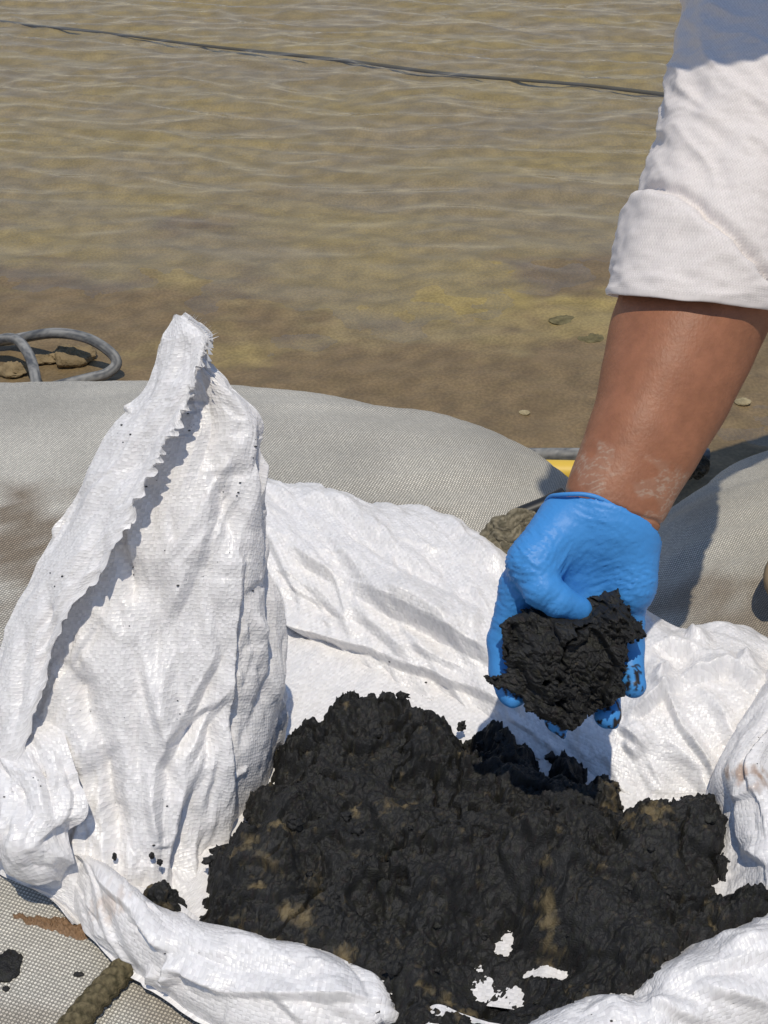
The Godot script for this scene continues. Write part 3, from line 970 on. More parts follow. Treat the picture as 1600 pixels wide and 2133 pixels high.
# ------------------------------------------------------------------ bodies: a field of tapered capsules meshed as surface nets
func nets(bones: Array, cell: float, cut: Array = []) -> Array:
	var lo := Vector3(1e9, 1e9, 1e9)
	var hi := -lo
	for b in bones:
		var r: float = maxf(b[2], b[3]) + cell * 3.0
		for p in [b[0], b[1]]:
			lo = lo.min(p - Vector3(r, r, r))
			hi = hi.max(p + Vector3(r, r, r))
	var nx := int((hi.x - lo.x) / cell) + 2
	var ny := int((hi.y - lo.y) / cell) + 2
	var nz := int((hi.z - lo.z) / cell) + 2
	var Fd := PackedFloat32Array()
	Fd.resize(nx * ny * nz)
	Fd.fill(1.0)
	for b in bones:
		var a: Vector3 = b[0]
		var e: Vector3 = b[1] - a
		var l2 := maxf(e.length_squared(), 1e-9)
		var ra: float = b[2]
		var rb: float = b[3]
		var k: float = b[4]
		var reach := maxf(ra, rb) + maxf(k, cell * 3.0)
		var l0: Vector3 = (a.min(b[1]) - Vector3(reach, reach, reach) - lo) / cell
		var l1: Vector3 = (a.max(b[1]) + Vector3(reach, reach, reach) - lo) / cell
		for z in range(maxi(0, int(l0.z)), mini(nz, int(l1.z) + 2)):
			for y in range(maxi(0, int(l0.y)), mini(ny, int(l1.y) + 2)):
				var row := (z * ny + y) * nx
				for x in range(maxi(0, int(l0.x)), mini(nx, int(l1.x) + 2)):
					var p := lo + Vector3(x, y, z) * cell - a
					var t := clampf(p.dot(e) / l2, 0.0, 1.0)
					var d := (p - e * t).length() - lerpf(ra, rb, t)
					var f := Fd[row + x]
					var h := maxf(k - absf(f - d), 0.0)
					Fd[row + x] = minf(f, d) - h * h / (4.0 * k)
	if cut.size():
		var n: Vector3 = cut[1]
		var c: Vector3 = cut[0]
		for z in nz:
			for y in ny:
				for x in nx:
					var k := (z * ny + y) * nx + x
					var d := (lo + Vector3(x, y, z) * cell - c).dot(n)
					if d > Fd[k]:
						Fd[k] = d
	var V := PackedVector3Array()
	var I := PackedInt32Array()
	var at := PackedInt32Array()
	at.resize(nx * ny * nz)
	at.fill(-1)
	var sx := 1
	var sy := nx
	var sz := nx * ny
	for z in nz - 1:
		for y in ny - 1:
			for x in nx - 1:
				var k := (z * ny + y) * nx + x
				var f0 := Fd[k]
				if f0 > cell * 2.0 or f0 < -cell * 2.0:
					continue
				var c := [f0, Fd[k + sx], Fd[k + sy], Fd[k + sx + sy], Fd[k + sz], Fd[k + sx + sz], Fd[k + sy + sz], Fd[k + sx + sy + sz]]
				var neg := 0
				for q in 8:
					if c[q] < 0.0:
						neg += 1
				if neg == 0 or neg == 8:
					continue
				var s := Vector3.ZERO
				var m := 0
				for e in [[0, 1], [2, 3], [4, 5], [6, 7], [0, 2], [1, 3], [4, 6], [5, 7], [0, 4], [1, 5], [2, 6], [3, 7]]:
					var fa: float = c[e[0]]
					var fb: float = c[e[1]]
					if (fa < 0.0) != (fb < 0.0):
						var t := fa / (fa - fb)
						var pa := Vector3(e[0] & 1, (e[0] >> 1) & 1, e[0] >> 2)
						var pb := Vector3(e[1] & 1, (e[1] >> 1) & 1, e[1] >> 2)
						s += pa.lerp(pb, t)
						m += 1
				at[k] = V.size()
				V.append(lo + (Vector3(x, y, z) + s / m) * cell)
	for z in range(1, nz - 1):
		for y in range(1, ny - 1):
			for x in range(1, nx - 1):
				var k := (z * ny + y) * nx + x
				if at[k] < 0:
					continue
				var f0 := Fd[k] < 0.0
				for ax in 3:
					var st: int = [sx, sy, sz][ax]
					var f1 := Fd[k + st] < 0.0
					if f0 == f1:
						continue
					var u: int = [sy, sz, sx][ax]
					var v: int = [sz, sx, sy][ax]
					var a := at[k]
					var b := at[k - u]
					var c := at[k - u - v]
					var d := at[k - v]
					if a < 0 or b < 0 or c < 0 or d < 0:
						continue
					if f0:
						I.append_array([a, b, c, a, c, d])
					else:
						I.append_array([a, c, b, a, d, c])
	return [V, I]

func bone(a: Array, b: Array, ra: float, rb: float, k := 0.004) -> Array:
	return [at_d(a[0], a[1], a[2]), at_d(b[0], b[1], b[2]), ra, rb, k]

const ARM := [[1252, 1120, .893, .026], [1262, 1085, .894, .0325], [1298, 1000, .900, .0355], [1345, 900, .908, .040], [1390, 800, .917, .0465], [1426, 700, .926, .0515], [1465, 600, .935, .054], [1530, 400, .953, .052], [1590, 200, .975, .050], [1640, -60, 1.0, .052], [1690, -330, 1.03, .055]]

func arm_at(v: float) -> Array:       # centre, radius at a photograph row
	for k in range(1, ARM.size()):
		if v >= ARM[k][1] or k == ARM.size() - 1:
			var f: float = (v - ARM[k - 1][1]) / float(ARM[k][1] - ARM[k - 1][1])
			var a: Array = ARM[k - 1]
			var b: Array = ARM[k]
			return [at_d(lerpf(a[0], b[0], f), v, lerpf(a[2], b[2], f)), lerpf(a[3], b[3], f)]
	return []

func build_glove(parent: Node) -> void:
	var W := [1258, 1075, .894]
	var m1 := [1085, 1222, .892]
	var m2 := [1157, 1243, .898]
	var m3 := [1232, 1246, .898]
	var m4 := [1306, 1232, .891]
	var B := [
		bone([1225, 1075, .895], [1110, 1195, .893], .027, .0155, .010), bone(W, m2, .029, .0145, .010), bone(W, m3, .029, .0145, .010), bone([1290, 1085, .894], m4, .026, .0165, .010),
		bone(m1, m2, .0145, .0145, .006), bone(m2, m3, .0145, .0145, .006), bone(m3, m4, .0145, .0155, .006),
		bone([1312, 1120, .886], [1322, 1205, .884], .019, .0135, .012),
		bone([1245, 1000, .899], [1262, 1085, .895], .031, .032, .012),
		bone([1175, 1095, .884], [1112, 1172, .872], .019, .0185, .012),
		# thumb, laid across the palm
		bone([1110, 1170, .871], [1128, 1224, .865], .0162, .0134, .004), bone([1128, 1224, .865], [1162, 1251, .866], .0134, .0116, .002), bone([1162, 1251, .866], [1204, 1270, .873], .0116, .0094, .0015),
		# index, middle, ring and little finger
		bone(m1, [1053, 1335, .906], .0142, .0125, .004), bone([1053, 1335, .906], [1054, 1398, .902], .0125, .0115, .0025), bone([1054, 1398, .902], [1068, 1440, .890], .0115, .0108, .002), bone([1068, 1440, .890], [1068, 1456, .884], .0108, .0060, .002),
		bone(m2, [1150, 1380, .917], .0138, .0125, .003), bone([1150, 1380, .917], [1156, 1458, .907], .0125, .0112, .002), bone([1156, 1458, .907], [1163, 1500, .892], .0112, .0090, .002), bone([1163, 1500, .892], [1173, 1534, .887], .0085, .0022, .002),
		bone(m3, [1250, 1375, .915], .0138, .0122, .003), bone([1250, 1375, .915], [1258, 1448, .904], .0122, .0110, .002), bone([1258, 1448, .904], [1266, 1490, .890], .0110, .0092, .002), bone([1266, 1490, .890], [1280, 1510, .886], .0080, .0030, .002),
		bone(m4, [1308, 1345, .903], .0132, .0112, .003), bone([1308, 1345, .903], [1310, 1400, .897], .0112, .0103, .002), bone([1310, 1400, .897], [1320, 1428, .887], .0103, .0085, .002)]
	var A := at_d(1133, 1062, .897)
	var Bp := at_d(1360, 1146, .895)
	var Cc := at_d(1243, 1036, .862)
	var n := (Bp - A).cross(Cc - A).normalized()
	if n.dot(up_v) < 0.0:
		n = -n
	var mesh := nets(B, 0.0016, [A, n])
	var V: PackedVector3Array = mesh[0]
	var I: PackedInt32Array = mesh[1]
	var N := smooth_normals(V, I)
	var C := PackedColorArray()
	var blue := Color(0.058, 0.260, 0.62)
	# stretched film: fine tension wrinkles, strongest round the thumb and across the palm
	var folds := [[1100, 1130, 70, .9, 0.42], [1075, 1190, 60, .2, 0.5], [1150, 1245, 45, 2.2, 0.35], [1330, 1215, 60, 0.25, 0.4], [1060, 1290, 60, .6, 0.35], [1280, 1200, 70, -0.3, 0.3], [1320, 1290, 50, .3, .3], [1170, 1170, 50, -1.0, .35], [1250, 1060, 90, .35, .3]]
	for k in V.size():
		var p := V[k]
		var q := to_px(p)
		var d := 0.0
		for f in folds:
			var dx: float = q.x - f[0]
			var dy: float = q.y - f[1]
			var g := exp(-(dx * dx + dy * dy) / (f[2] * f[2]))
			if g > 0.03:
				var al := dx * cos(f[3]) + dy * sin(f[3])
				var ac := -dx * sin(f[3]) + dy * cos(f[3])
				d += f[4] * 0.0036 * g * ((0.4 - absf(n_a.get_noise_2d(al * 0.009 + f[0], ac * 0.085))) + 0.8 * (0.4 - absf(n_a.get_noise_2d(al * 0.012 + f[1], ac * 0.16))))
		d += 0.0003 * n_b.get_noise_3d(p.x * 60.0, p.y * 60.0, p.z * 60.0)
		V[k] = p + N[k] * d
		# black mud smeared on the finger tips and a few specks
		var tip := maxf(0.0, 1.0 - Vector2((q.x - 1320.0) / 32.0, (q.y - 1425.0) / 42.0).length())
		tip = maxf(tip, 1.0 - Vector2((q.x - 1268.0) / 42.0, (q.y - 1490.0) / 36.0).length())
		tip = maxf(tip, 1.0 - Vector2((q.x - 1160.0) / 40.0, (q.y - 1515.0) / 26.0).length())
		tip = maxf(tip, 0.5 - Vector2((q.x - 1068.0) / 70.0, (q.y - 1425.0) / 70.0).length())
		var sm := n_c.get_noise_3d(p.x * 160.0, p.y * 90.0, p.z * 90.0)
		var mud := smoothstep(0.05, 0.14, sm - 0.22 + 0.24 * minf(tip * 2.0, 1.0)) if tip > 0.0 else 0.0
		C.append(blue.lerp(Color(0.02, 0.019, 0.018), mud))
	commit("glove", V, smooth_normals(V, I), PackedVector2Array(), C, I, M.glove, parent)
	# rolled bead round the opening
	var pts := PackedVector3Array()
	var O := (A + Bp) * 0.5
	for k in 25:
		var ph := TAU * k / 24.0
		pts.append(O + (Bp - A) * 0.5 * cos(ph) * 0.985 + (Cc - O) * sin(ph) * 0.955 + n * 0.0012 * sin(ph * 5.0))
	var bead := tube("glove_rim", pts, [.0013, .0016, .0012, .0016, .0014], M.glove, parent, 90, 10, null, func(_a, _b): return blue)
	bead.position = Vector3.ZERO

func table(t: Array, v: float) -> float:      # falling keys
	for k in range(1, t.size()):
		if v >= t[k][0]:
			return lerpf(t[k - 1][1], t[k][1], clampf((v - t[k - 1][0]) / float(t[k][0] - t[k - 1][0]), 0.0, 1.0))
	return t[-1][1]

func build_sleeve(parent: Node) -> void:
	var rows := 300
	var n := 220
	var V := PackedVector3Array()
	var UV := PackedVector2Array()
	var s := 0.0
	var last := Vector3.ZERO
	for j in rows:
		var f := float(j - 6) / (rows - 7)
		var v := lerpf(626.0, -330.0, maxf(f, 0.0))
		var a := arm_at(v)
		var c: Vector3 = a[0]
		var ax: Vector3 = ((arm_at(v - 30.0)[0] as Vector3) - (arm_at(v + 30.0)[0] as Vector3)).normalized()
		var e1 := (Vector3.RIGHT - ax * ax.dot(Vector3.RIGHT)).normalized()
		var e2 := e1.cross(ax)
		if e2.dot(fw_v) > 0.0:
			e2 = -e2
		if j > 6:
			s += c.distance_to(last)
		last = c
		# outline of the sleeve, measured on the photograph
		var up := table([[700, .060], [500, .0635], [356, .0645], [230, .0695], [170, .0705], [72, .0710], [-330, .085]], v)
		var cuff := table([[700, .0575], [679, .0583], [594, .0645], [514, .0700], [470, .0725], [300, .074]], v)
		for i in n:
			var ph := TAU * i / n
			var cp := cos(ph)
			var sp := sin(ph)
			var vf := 540.0 + 64.0 * cp + 9.0 * sin(ph * 2.0 + 0.6) + 8.0 * n_a.get_noise_1d(ph * 2.0)          # where the rolled cuff ends
			var x := v - vf
			var rr := lerpf(up, cuff, smoothstep(-7.0, 9.0, x))
			var front := 0.5 + 0.5 * cos(ph - 0.9)
			rr -= 0.0072 * exp(-x * x / 90.0)
			if x > 0.0:
				rr += 0.0046 * exp(-x / 24.0) * (1.0 - exp(-x / 6.0))
				rr += 0.0012 * n_a.get_noise_2d(ph * 2.0, v * 0.03) + 0.0022 * (0.4 - absf(n_a.get_noise_2d(ph * 1.1 + v * 0.006, v * 0.018)))
			else:
				rr += 0.0095 * front * exp(x / 26.0) * (1.0 - exp(x / 6.0))
				rr += 0.0065 * (0.35 - absf(n_a.get_noise_2d(ph * 1.2 + v * 0.006 + 11.0, v * 0.0085 + ph * 0.5))) * smoothstep(0.0, 60.0, -x) + 0.0008 * n_b.get_noise_2d(ph * 3.0, v * 0.05)
			rr += 0.003 * n_a.get_noise_2d(ph * 1.2 + 40.0, v * 0.005)
			var hem := Vector3.ZERO
			if j < 6:          # the hem turns in
				var h := float(j) / 6.0
				rr = lerpf(float(a[1]) + 0.0012, rr, sqrt(h))
				hem = -ax * 0.0035 * sin(h * PI)
			var lift := 0.017 * cp - 0.024 * sp
			hem += ax * lift * smoothstep(440.0, 626.0, v)
			V.append(c + e1 * cp * rr + e2 * sp * rr * 0.93 + hem)
			UV.append(Vector2(ph * 0.068, s))
	var I := grid_index(n, rows, false, true)
	# last column joins the first: keep the seam on the far side
	commit("sleeve", V, smooth_normals(V, I), UV, PackedColorArray(), I, M.shirt, parent)

func build_person() -> void:
	var root := thing("person", "person in a light long-sleeved shirt and blue glove reaching down over the sack", "person", Vector3(0.55, 0.0, -1.08))
	var T := Transform3D(Basis.IDENTITY, -root.position)
	var holder := Node3D.new()
	# bodies are made in world coordinates and moved under the person
	var sR := at_d(1690, -330, 1.03)
	var chest := Vector3(0.50, 0.57, -1.27)
	var hips := Vector3(0.67, 0.25, -1.47)
	var neck := Vector3(0.33, 0.79, -1.01)
	var head := Vector3(0.278, 0.955, -0.885)
	var sL := Vector3(0.66, 0.66, -1.16)
	var kR := Vector3(0.61, 0.47, -1.00)
	var kL := Vector3(0.84, 0.48, -1.02)
	var fR := Vector3(0.57, 0.050, -1.09)
	var fL := Vector3(0.86, 0.055, -1.12)
	var eL := Vector3(0.92, 0.47, -1.12)
	var hL := Vector3(0.80, 0.555, -0.97)
	var gaze := Vector3(-0.25, -0.75, 0.6).normalized()
	var B := [[neck, head - Vector3(0, .03, 0), .055, .055, .03], [head + Vector3(.005, .03, -.02), head, .088, .082, .03], [head, head + gaze * .06 - Vector3(0, .01, 0), .07, .05, .03], [head + gaze * .085, head + gaze * .10, .014, .012, .015],
		[chest, neck, .11, .06, .05], [hips, chest, .13, .135, .06], [chest, sL, .10, .055, .05], [chest, sR + Vector3(.06, .0, -.02), .10, .06, .05], [sR + Vector3(.03, 0, -.01), sR, .056, .054, .03],
		[sL, eL, .052, .042, .02], [eL, hL, .04, .028, .015], [hL, hL + Vector3(-.03, -.01, .05), .03, .028, .01], [hL + Vector3(-.03, -.01, .05), hL + Vector3(-.05, -.05, .085), .011, .009, .006], [hL + Vector3(-.01, -.01, .055), hL + Vector3(-.025, -.055, .09), .011, .009, .006], [hL + Vector3(.01, -.01, .05), hL + Vector3(0, -.055, .085), .011, .009, .006], [hL + Vector3(.025, -.01, .045), hL + Vector3(.02, -.05, .075), .010, .008, .006], [hL + Vector3(-.03, 0, .02), hL + Vector3(-.07, -.03, .03), .012, .010, .006],
		[hips + Vector3(-.06, 0, .02), kR, .088, .062, .04], [kR, fR, .06, .042, .02], [hips + Vector3(.06, 0, .02), kL, .088, .062, .04], [kL, fL, .06, .042, .02]]
	for sd in [-1, 1]:
		var ear: Vector3 = head + Vector3(0.085 * sd, -0.005, -0.01)
		B.append([ear, ear + Vector3(0, .025, 0), .014, .016, .01])
	var skin := Color(0.305, 0.130, 0.070)
	var bm := nets(B, 0.015)
	var V: PackedVector3Array = bm[0]
	var I: PackedInt32Array = bm[1]
	# the reaching arm in finer rings, joined to the same surface
	var ax := PackedVector3Array()
	for a in ARM:
		ax.append(at_d(a[0], a[1], a[2]))
	var path := spline(ax, 400)
	var rings := 220
	var base := V.size()
	var C := PackedColorArray()
	C.resize(base)
	C.fill(skin)
	for k in 400:
		var t := (path[mini(k + 1, 399)] - path[maxi(k - 1, 0)]).normalized()
		var e1 := (Vector3.RIGHT - t * t.x).normalized()
		var e2 := e1.cross(t)
		if e2.dot(fw_v) > 0.0:
			e2 = -e2
		var f := float(k) / 399.0 * (ARM.size() - 1)
		var fi := mini(int(f), ARM.size() - 2)
		var r := lerpf(ARM[fi][3], ARM[fi + 1][3], smoothstep(0.0, 1.0, f - fi) * 0.5 + (f - fi) * 0.5)
		if k == 0 or k == 399:
			r = 0.001
		for i in rings:
			var ph := TAU * i / rings
			var p := path[k] + (e1 * cos(ph) + e2 * sin(ph) * 0.88) * r
			var d := (p - path[k]).normalized()
			# soft muscle and tendon forms, a crease at the wrist
			p += d * (0.0016 * n_a.get_noise_3d(p.x * 9.0, p.y * 9.0, p.z * 9.0) + 0.0012 * sin(ph * 3.0 + k * 0.016))
			var q := to_px(p)
			var wl := (q.x - 1150.0) * 0.33 + 1015.0 + 6.0 * n_a.get_noise_1d(q.x * 0.02)
			p -= d * 0.0012 * exp(-pow((q.y - wl) / 5.0, 2.0))
			V.append(p)
			var c := skin * (1.0 + 0.10 * n_b.get_noise_3d(p.x * 30.0, p.y * 30.0, p.z * 30.0) + 0.13 * n_c.get_noise_3d(p.x * 90.0, p.y * 90.0, p.z * 90.0))
			# pale dried silt flaking round the wrist
			var dust := 1.0 - absf(q.y - (965.0 + (q.x - 1190.0) * 0.32)) / 75.0
			if dust > 0.0:
				var patch := smoothstep(0.02, 0.32, n_a.get_noise_3d(p.x * 34.0 + 3.0, p.y * 34.0, p.z * 34.0) + 0.2 * dust + (0.18 if q.x > 1335.0 else 0.0))
				var line := smoothstep(0.86, 0.97, 1.0 - absf(n_b.get_noise_3d(p.x * 70.0, p.y * 150.0, p.z * 150.0)))
				c = c.lerp(Color(0.46, 0.39, 0.31), (0.12 + 0.36 * line) * patch * smoothstep(0.0, 0.3, dust))
			c.a = 1.0
			C.append(c)
	var gi := grid_index(rings, 400, true, true)
	for k in gi:
		I.append(k + base)
	var N := smooth_normals(V, I)
	commit("body", T * V, N, PackedVector2Array(), C, I, M.skin, root)
	var clothes := Node3D.new()
	clothes.position = -root.position
	# clothes keep world coordinates through their own offset
	for job in ["glove", "sleeve", "rest"]:
		var before := root.get_child_count()
		if job == "glove":
			build_glove(root)
		elif job == "sleeve":
			build_sleeve(root)
		else:
			var s := nets([[hips, chest, .142, .15, .06], [chest, neck + Vector3(0, -.04, 0), .118, .07, .05], [chest, sL, .11, .068, .05], [sL, eL, .066, .058, .02], [eL, eL.lerp(hL, 0.4), .055, .05, .02], [chest, sR + Vector3(.06, 0, -.02), .11, .075, .05], [sR + Vector3(.05, 0, -.015), sR, .072, .074, .03]], 0.015)
			commit("shirt", s[0], smooth_normals(s[0], s[1]), PackedVector2Array(), PackedColorArray(), s[1], M.shirt_plain, root)
			s = nets([[hips + Vector3(0, -.02, 0), hips + Vector3(-.02, .1, .05), .145, .14, .05], [hips + Vector3(-.06, 0, .02), kR, .105, .08, .04], [kR, fR + Vector3(0, .05, 0), .078, .062, .02], [hips + Vector3(.06, 0, .02), kL, .105, .08, .04], [kL, fL + Vector3(0, .05, 0), .078, .062, .02]], 0.015)
			commit("trousers", s[0], smooth_normals(s[0], s[1]), PackedVector2Array(), PackedColorArray(), s[1], M.trousers, root)
			s = nets([[head + Vector3(.01, .055, -.03), head + Vector3(.01, .02, -.045), .088, .085, .02], [head + Vector3(0, .07, .01), head + Vector3(.01, .05, -.02), .075, .08, .02]], 0.012)
			commit("hair", s[0], smooth_normals(s[0], s[1]), PackedVector2Array(), PackedColorArray(), s[1], M.hair, root)
			for ft in [[fR, Vector3(0.392, 0.028, -0.945)], [fL, Vector3(0.80, 0.042, -0.93)]]:
				var heel: Vector3 = ft[0]
				var toe: Vector3 = ft[1]
				s = nets([[heel + Vector3(0, .08, 0), heel, .052, .05, .02], [heel, toe, .046, .040, .03]], 0.006)
				var b := commit("boot", s[0], smooth_normals(s[0], s[1]), PackedVector2Array(), PackedColorArray(), s[1], M.boot, root)
				b.set_meta("label", "black boot with a muddy tan sole edge")
				var rim := PackedVector3Array()
				var along := (toe - heel)
				along.y = 0.0
				var side := along.normalized().cross(Vector3.UP)
				for k in 21:
					var ph := TAU * k / 20.0
					var mid := (heel + toe) * 0.5
					rim.append(Vector3(mid.x, 0.022, mid.z) + along * (0.5 + 0.045 / along.length()) * cos(ph) + side * 0.047 * sin(ph) * (1.0 + 0.12 * absf(cos(ph))))
				tube("sole_edge", rim, [.011], M.sole, b, 60, 10)
		for k in range(before, root.get_child_count()):
			var ch := root.get_child(k) as Node3D
			ch.position = -root.position
	clothes.free()
	holder.free()

# ------------------------------------------------------------------ smaller things
func rope_profile(ph: float, s: float) -> float:
	return 0.84 + 0.2 * absf(cos(1.5 * (ph - s * 260.0)))

func rope(called: String, P: PackedVector3Array, r: float, a: Color, b: Color, parent: Node, n_along := 160) -> MeshInstance3D:
	return tube(called, P, [r, r], M.rope, parent, n_along, 30, rope_profile, func(ph, s):
		var g := clampf(0.5 + 1.3 * n_b.get_noise_2d(s * 160.0, ph * 3.0), 0.0, 1.0)
		return a.lerp(b, g))

# height of the cloth of the first sandbag
func bag_y(x: float, z: float) -> float:
	var dx := x + 0.82
	var dz := z + 0.78
	var q := pow(pow(absf(dx / 1.095), 5.0) + pow(absf(dz / 0.70), 5.0), 0.2)
	var y := pow(maxf(0.0, 1.0 - pow(q, 5.2)), 1.0 / 3.4) * 0.2
	return y - 0.2 + 0.003 * n_a.get_noise_3d(dx * 4.0 + 3.0, y * 4.0, dz * 4.0)

func on_bag(u: float, v: float, lift: float) -> Vector3:
	var w := at_y(u, v, 0.0)
	w.y = bag_y(w.x, w.z) + lift
	return w

func build_small() -> void:
	# hose lying in a loop on the shore
	var hose := thing("grey_hose", "weathered grey hose lying in a loop on the wet sand behind the sandbag", "hose", at_y(130, 745, -0.35))
	var P := PackedVector3Array()
	for p in [[-160, 712, .012], [-60, 716, .012], [20, 708, .02], [110, 694, .05], [180, 704, .055], [228, 732, .04], [243, 757, .025], [222, 778, .014], [180, 789, .013], [110, 806, .013], [20, 830, .013]]:
		P.append(at_y(p[0], p[1], -0.355 + p[2]) - hose.position)
	var hcol := func(ph: float, s: float) -> Color:
		var g := clampf(0.5 + 1.1 * n_a.get_noise_2d(s * 12.0, ph * 1.5) + 0.5 * n_c.get_noise_2d(s * 60.0, ph * 4.0), 0.0, 1.0)
		return Color(0.085, 0.09, 0.095).lerp(Color(0.29, 0.285, 0.27), g)
	tube("hose_coil", P, [.009, .009], M.hose, hose, 150, 18, null, hcol)
	P = PackedVector3Array()
	for p in [[-120, 735, .015], [-20, 712, .03], [30, 706, .05], [58, 735, .045], [73, 780, .035], [78, 830, .02]]:
		P.append(at_y(p[0], p[1], -0.350 + p[2]) - hose.position)
	tube("hose_end", P, [.009, .009], M.hose, hose, 100, 18, null, hcol)
	# thin dark tube along the bed, under the water
	var band := thing("submerged_band", "thin dark band lying on the bed under the rippled water", "band", at_y(700, 120, -0.42))
	P = PackedVector3Array()
	for p in [[-900, -60], [-300, -25], [0, 17], [200, 50], [420, 82], [700, 120], [950, 150], [1200, 182], [1380, 205], [1800, 260], [2400, 340]]:
		var w := at_y(p[0], p[1], -0.43)
		w.y = ground_y(w.x, w.z) + 0.007
		P.append(w - band.position)
	tube("band_length", P, [.0045, .006, .0035, .0055, .0045, .006, .0035], M.band, band, 240, 12)
	# stones and clods on the wet sand
	var scol := func(q: Vector3) -> Color:
		var g := 1.0 + 0.5 * n_b.get_noise_3d(q.x * 40.0, q.y * 40.0, q.z * 40.0)
		return Color(0.24 * g, 0.18 * g, 0.10 * g)
	var pale := func(q: Vector3) -> Color:
		var g := 1.0 + 0.5 * n_b.get_noise_3d(q.x * 40.0, q.y * 40.0, q.z * 40.0)
		return Color(0.36 * g, 0.30 * g, 0.18 * g)
	for d in [[95, 752, .020, "small brown clod of sand beside the hose loop, the smaller of two", scol], [152, 748, .030, "larger flat brown clod of sand inside the hose loop", scol], [30, 778, .022, "brown clod of sand half hidden behind the sandbag by the hose end", scol], [1548, 828, .011, "round pale pebble on the wet sand beyond the person's wrist", pale], [1092, 858, .008, "small tan pebble on the sand past the rounded sandbag end", pale]]:
		var w := at_y(d[0], d[1], -0.36)
		w.y = ground_y(w.x, w.z) + d[2] * 0.25
		mud_lump("pebble" if d[4] == pale else "sand_clod", w, Vector3(d[2] * 1.3, d[2] * 0.4, d[2]), d[3], "pebble" if d[4] == pale else "clod", "clods and pebbles on the shore", 0.0, d[0] * 0.013, 22, M.stone, d[4])
	# dark weed on the bed
	for d in [[1172, 676, "larger patch of dark green weed on the shallow bed"], [1228, 713, "smaller patch of dark green weed close to the bare forearm"]]:
		var w := at_y(d[0], d[1], -0.37)
		w.y = ground_y(w.x, w.z) - 0.0015
		mud_lump("water_weed", w, Vector3(.026, .004, .018), d[2], "weed", "weed patches on the bed", 0.0, d[0] * 0.02, 20, M.stone, func(q: Vector3) -> Color:
			var g := 1.0 + 0.6 * n_b.get_noise_3d(q.x * 60.0, q.y * 60.0, q.z * 60.0)
			return Color(0.15 * g, 0.128 * g, 0.066 * g))
	# yellow pipe and grey hose seen through the gap between the bags
	var yp := thing("yellow_pipe", "yellow plastic pipe lying in the gap between the two sandbags", "pipe", at_y(1170, 990, -0.30))
	P = PackedVector3Array()
	for u in [1075, 1110, 1165, 1220, 1290, 1340]:
		P.append(at_y(u, 985 + (u - 1165) * 0.02, -0.315) - yp.position)
	tube("pipe_length", P, [.019, .019], M.yellow, yp, 60, 28)
	var gp := thing("grey_hose", "grey hose lying behind the yellow pipe in the gap", "hose", at_y(1150, 948, -0.34))
	P = PackedVector3Array()
	for u in [980, 1060, 1150, 1250, 1380, 1480]:
		P.append(at_y(u, 949, -0.34) - gp.position)
	tube("hose_length", P, [.012, .012], M.hose, gp, 80, 16, null, hcol)
	# frayed rope bundle that ties the bag's end
	var kb := thing("rope_knot", "frayed grey-brown rope knot tying the rounded end of the sandbag", "rope", at_y(1050, 1110, -0.02))
	for k in 9:
		P = PackedVector3Array()
		var a := rng.randf_range(0, TAU)
		for j in 6:
			var f := j / 5.0
			var u := lerpf(1000, 1105, f) + rng.randf_range(-9, 9)
			var v := lerpf(1140, 1085, f) + sin(f * PI) * (-18.0 + 6.0 * k) + rng.randf_range(-9, 9)
			P.append(at_d(u, v, 1.205 - 0.02 * sin(f * PI) + 0.008 * sin(a + f * 5.0)) - kb.position)
		rope("strand", P, 0.0085, Color(0.10, 0.088, 0.06), Color(0.27, 0.235, 0.165), kb, 70)
	var bs := thing("black_strip", "short black strap beside the frayed rope knot", "strip", at_d(1105, 1065, 1.22))  # short black tube laid beside the knot
	P = PackedVector3Array()
	for p in [[1066, 1084], [1085, 1072], [1110, 1062], [1140, 1050], [1180, 1030]]:
		P.append(at_d(p[0], p[1], 1.225) - bs.position)
	tube("strip_length", P, [.0075, .008], M.black, bs, 60, 16)
	var re := thing("rope_end", "dark knotted rope end behind the wrist at the top of the second sandbag", "rope", at_d(1435, 972, 1.38))
	for k in 3:
		P = PackedVector3Array()
		for p in [[1380, 1005 - k * 8], [1410, 992 - k * 10], [1440, 976 - k * 4], [1462, 966 + k * 5], [1452, 982 + k * 3]]:
			P.append(at_d(p[0] - k * 6, p[1], 1.38 + 0.006 * k) - re.position)
		rope("strand", P, 0.0095, Color(0.03, 0.028, 0.024), Color(0.11, 0.10, 0.08), re, 60)
	# rope across the near sandbag
	var rp := thing("twisted_rope", "thick twisted grey-brown rope on the sandbag, running under the sack's front rim", "rope", at_y(215, 2070, 0.01))
	P = PackedVector3Array()
	for p in [[300, 1985], [275, 2012], [205, 2085], [140, 2160], [60, 2250]]:
		P.append(on_bag(p[0], p[1], 0.0070) - rp.position)
	rope("rope_length", P, 0.0092, Color(0.065, 0.056, 0.034), Color(0.175, 0.145, 0.085), rp, 220)
	# loose mud
	mud_lump("mud_clump", at_y(338, 1885, 0.022), Vector3(.0125, .018, .012), "small rounded mud clod with a brown top behind the sack's front rim", "mud", "loose clumps of black mud", 0.1, 2.3, 40)
	mud_lump("mud_clump", at_y(964, 1512, 0.030), Vector3(.0055, .006, .005), "crumb of mud sitting on the white panel just beside the heap's edge", "mud", "loose clumps of black mud", -0.7, 5.1, 18)
	mud_lump("mud_clump", on_bag(15, 2010, 0.0005), Vector3(.0105, .0035, .0125), "round black mud splat on the sandbag, the biggest of those there", "mud", "loose clumps of black mud", -0.8, 7.7, 26)
	mud_lump("mud_clump", on_bag(12, 2057, 0.0005), Vector3(.0035, .002, .003), "tiny black mud speck beside the round splat on the sandbag", "mud", "loose clumps of black mud", -0.8, 9.2, 14)
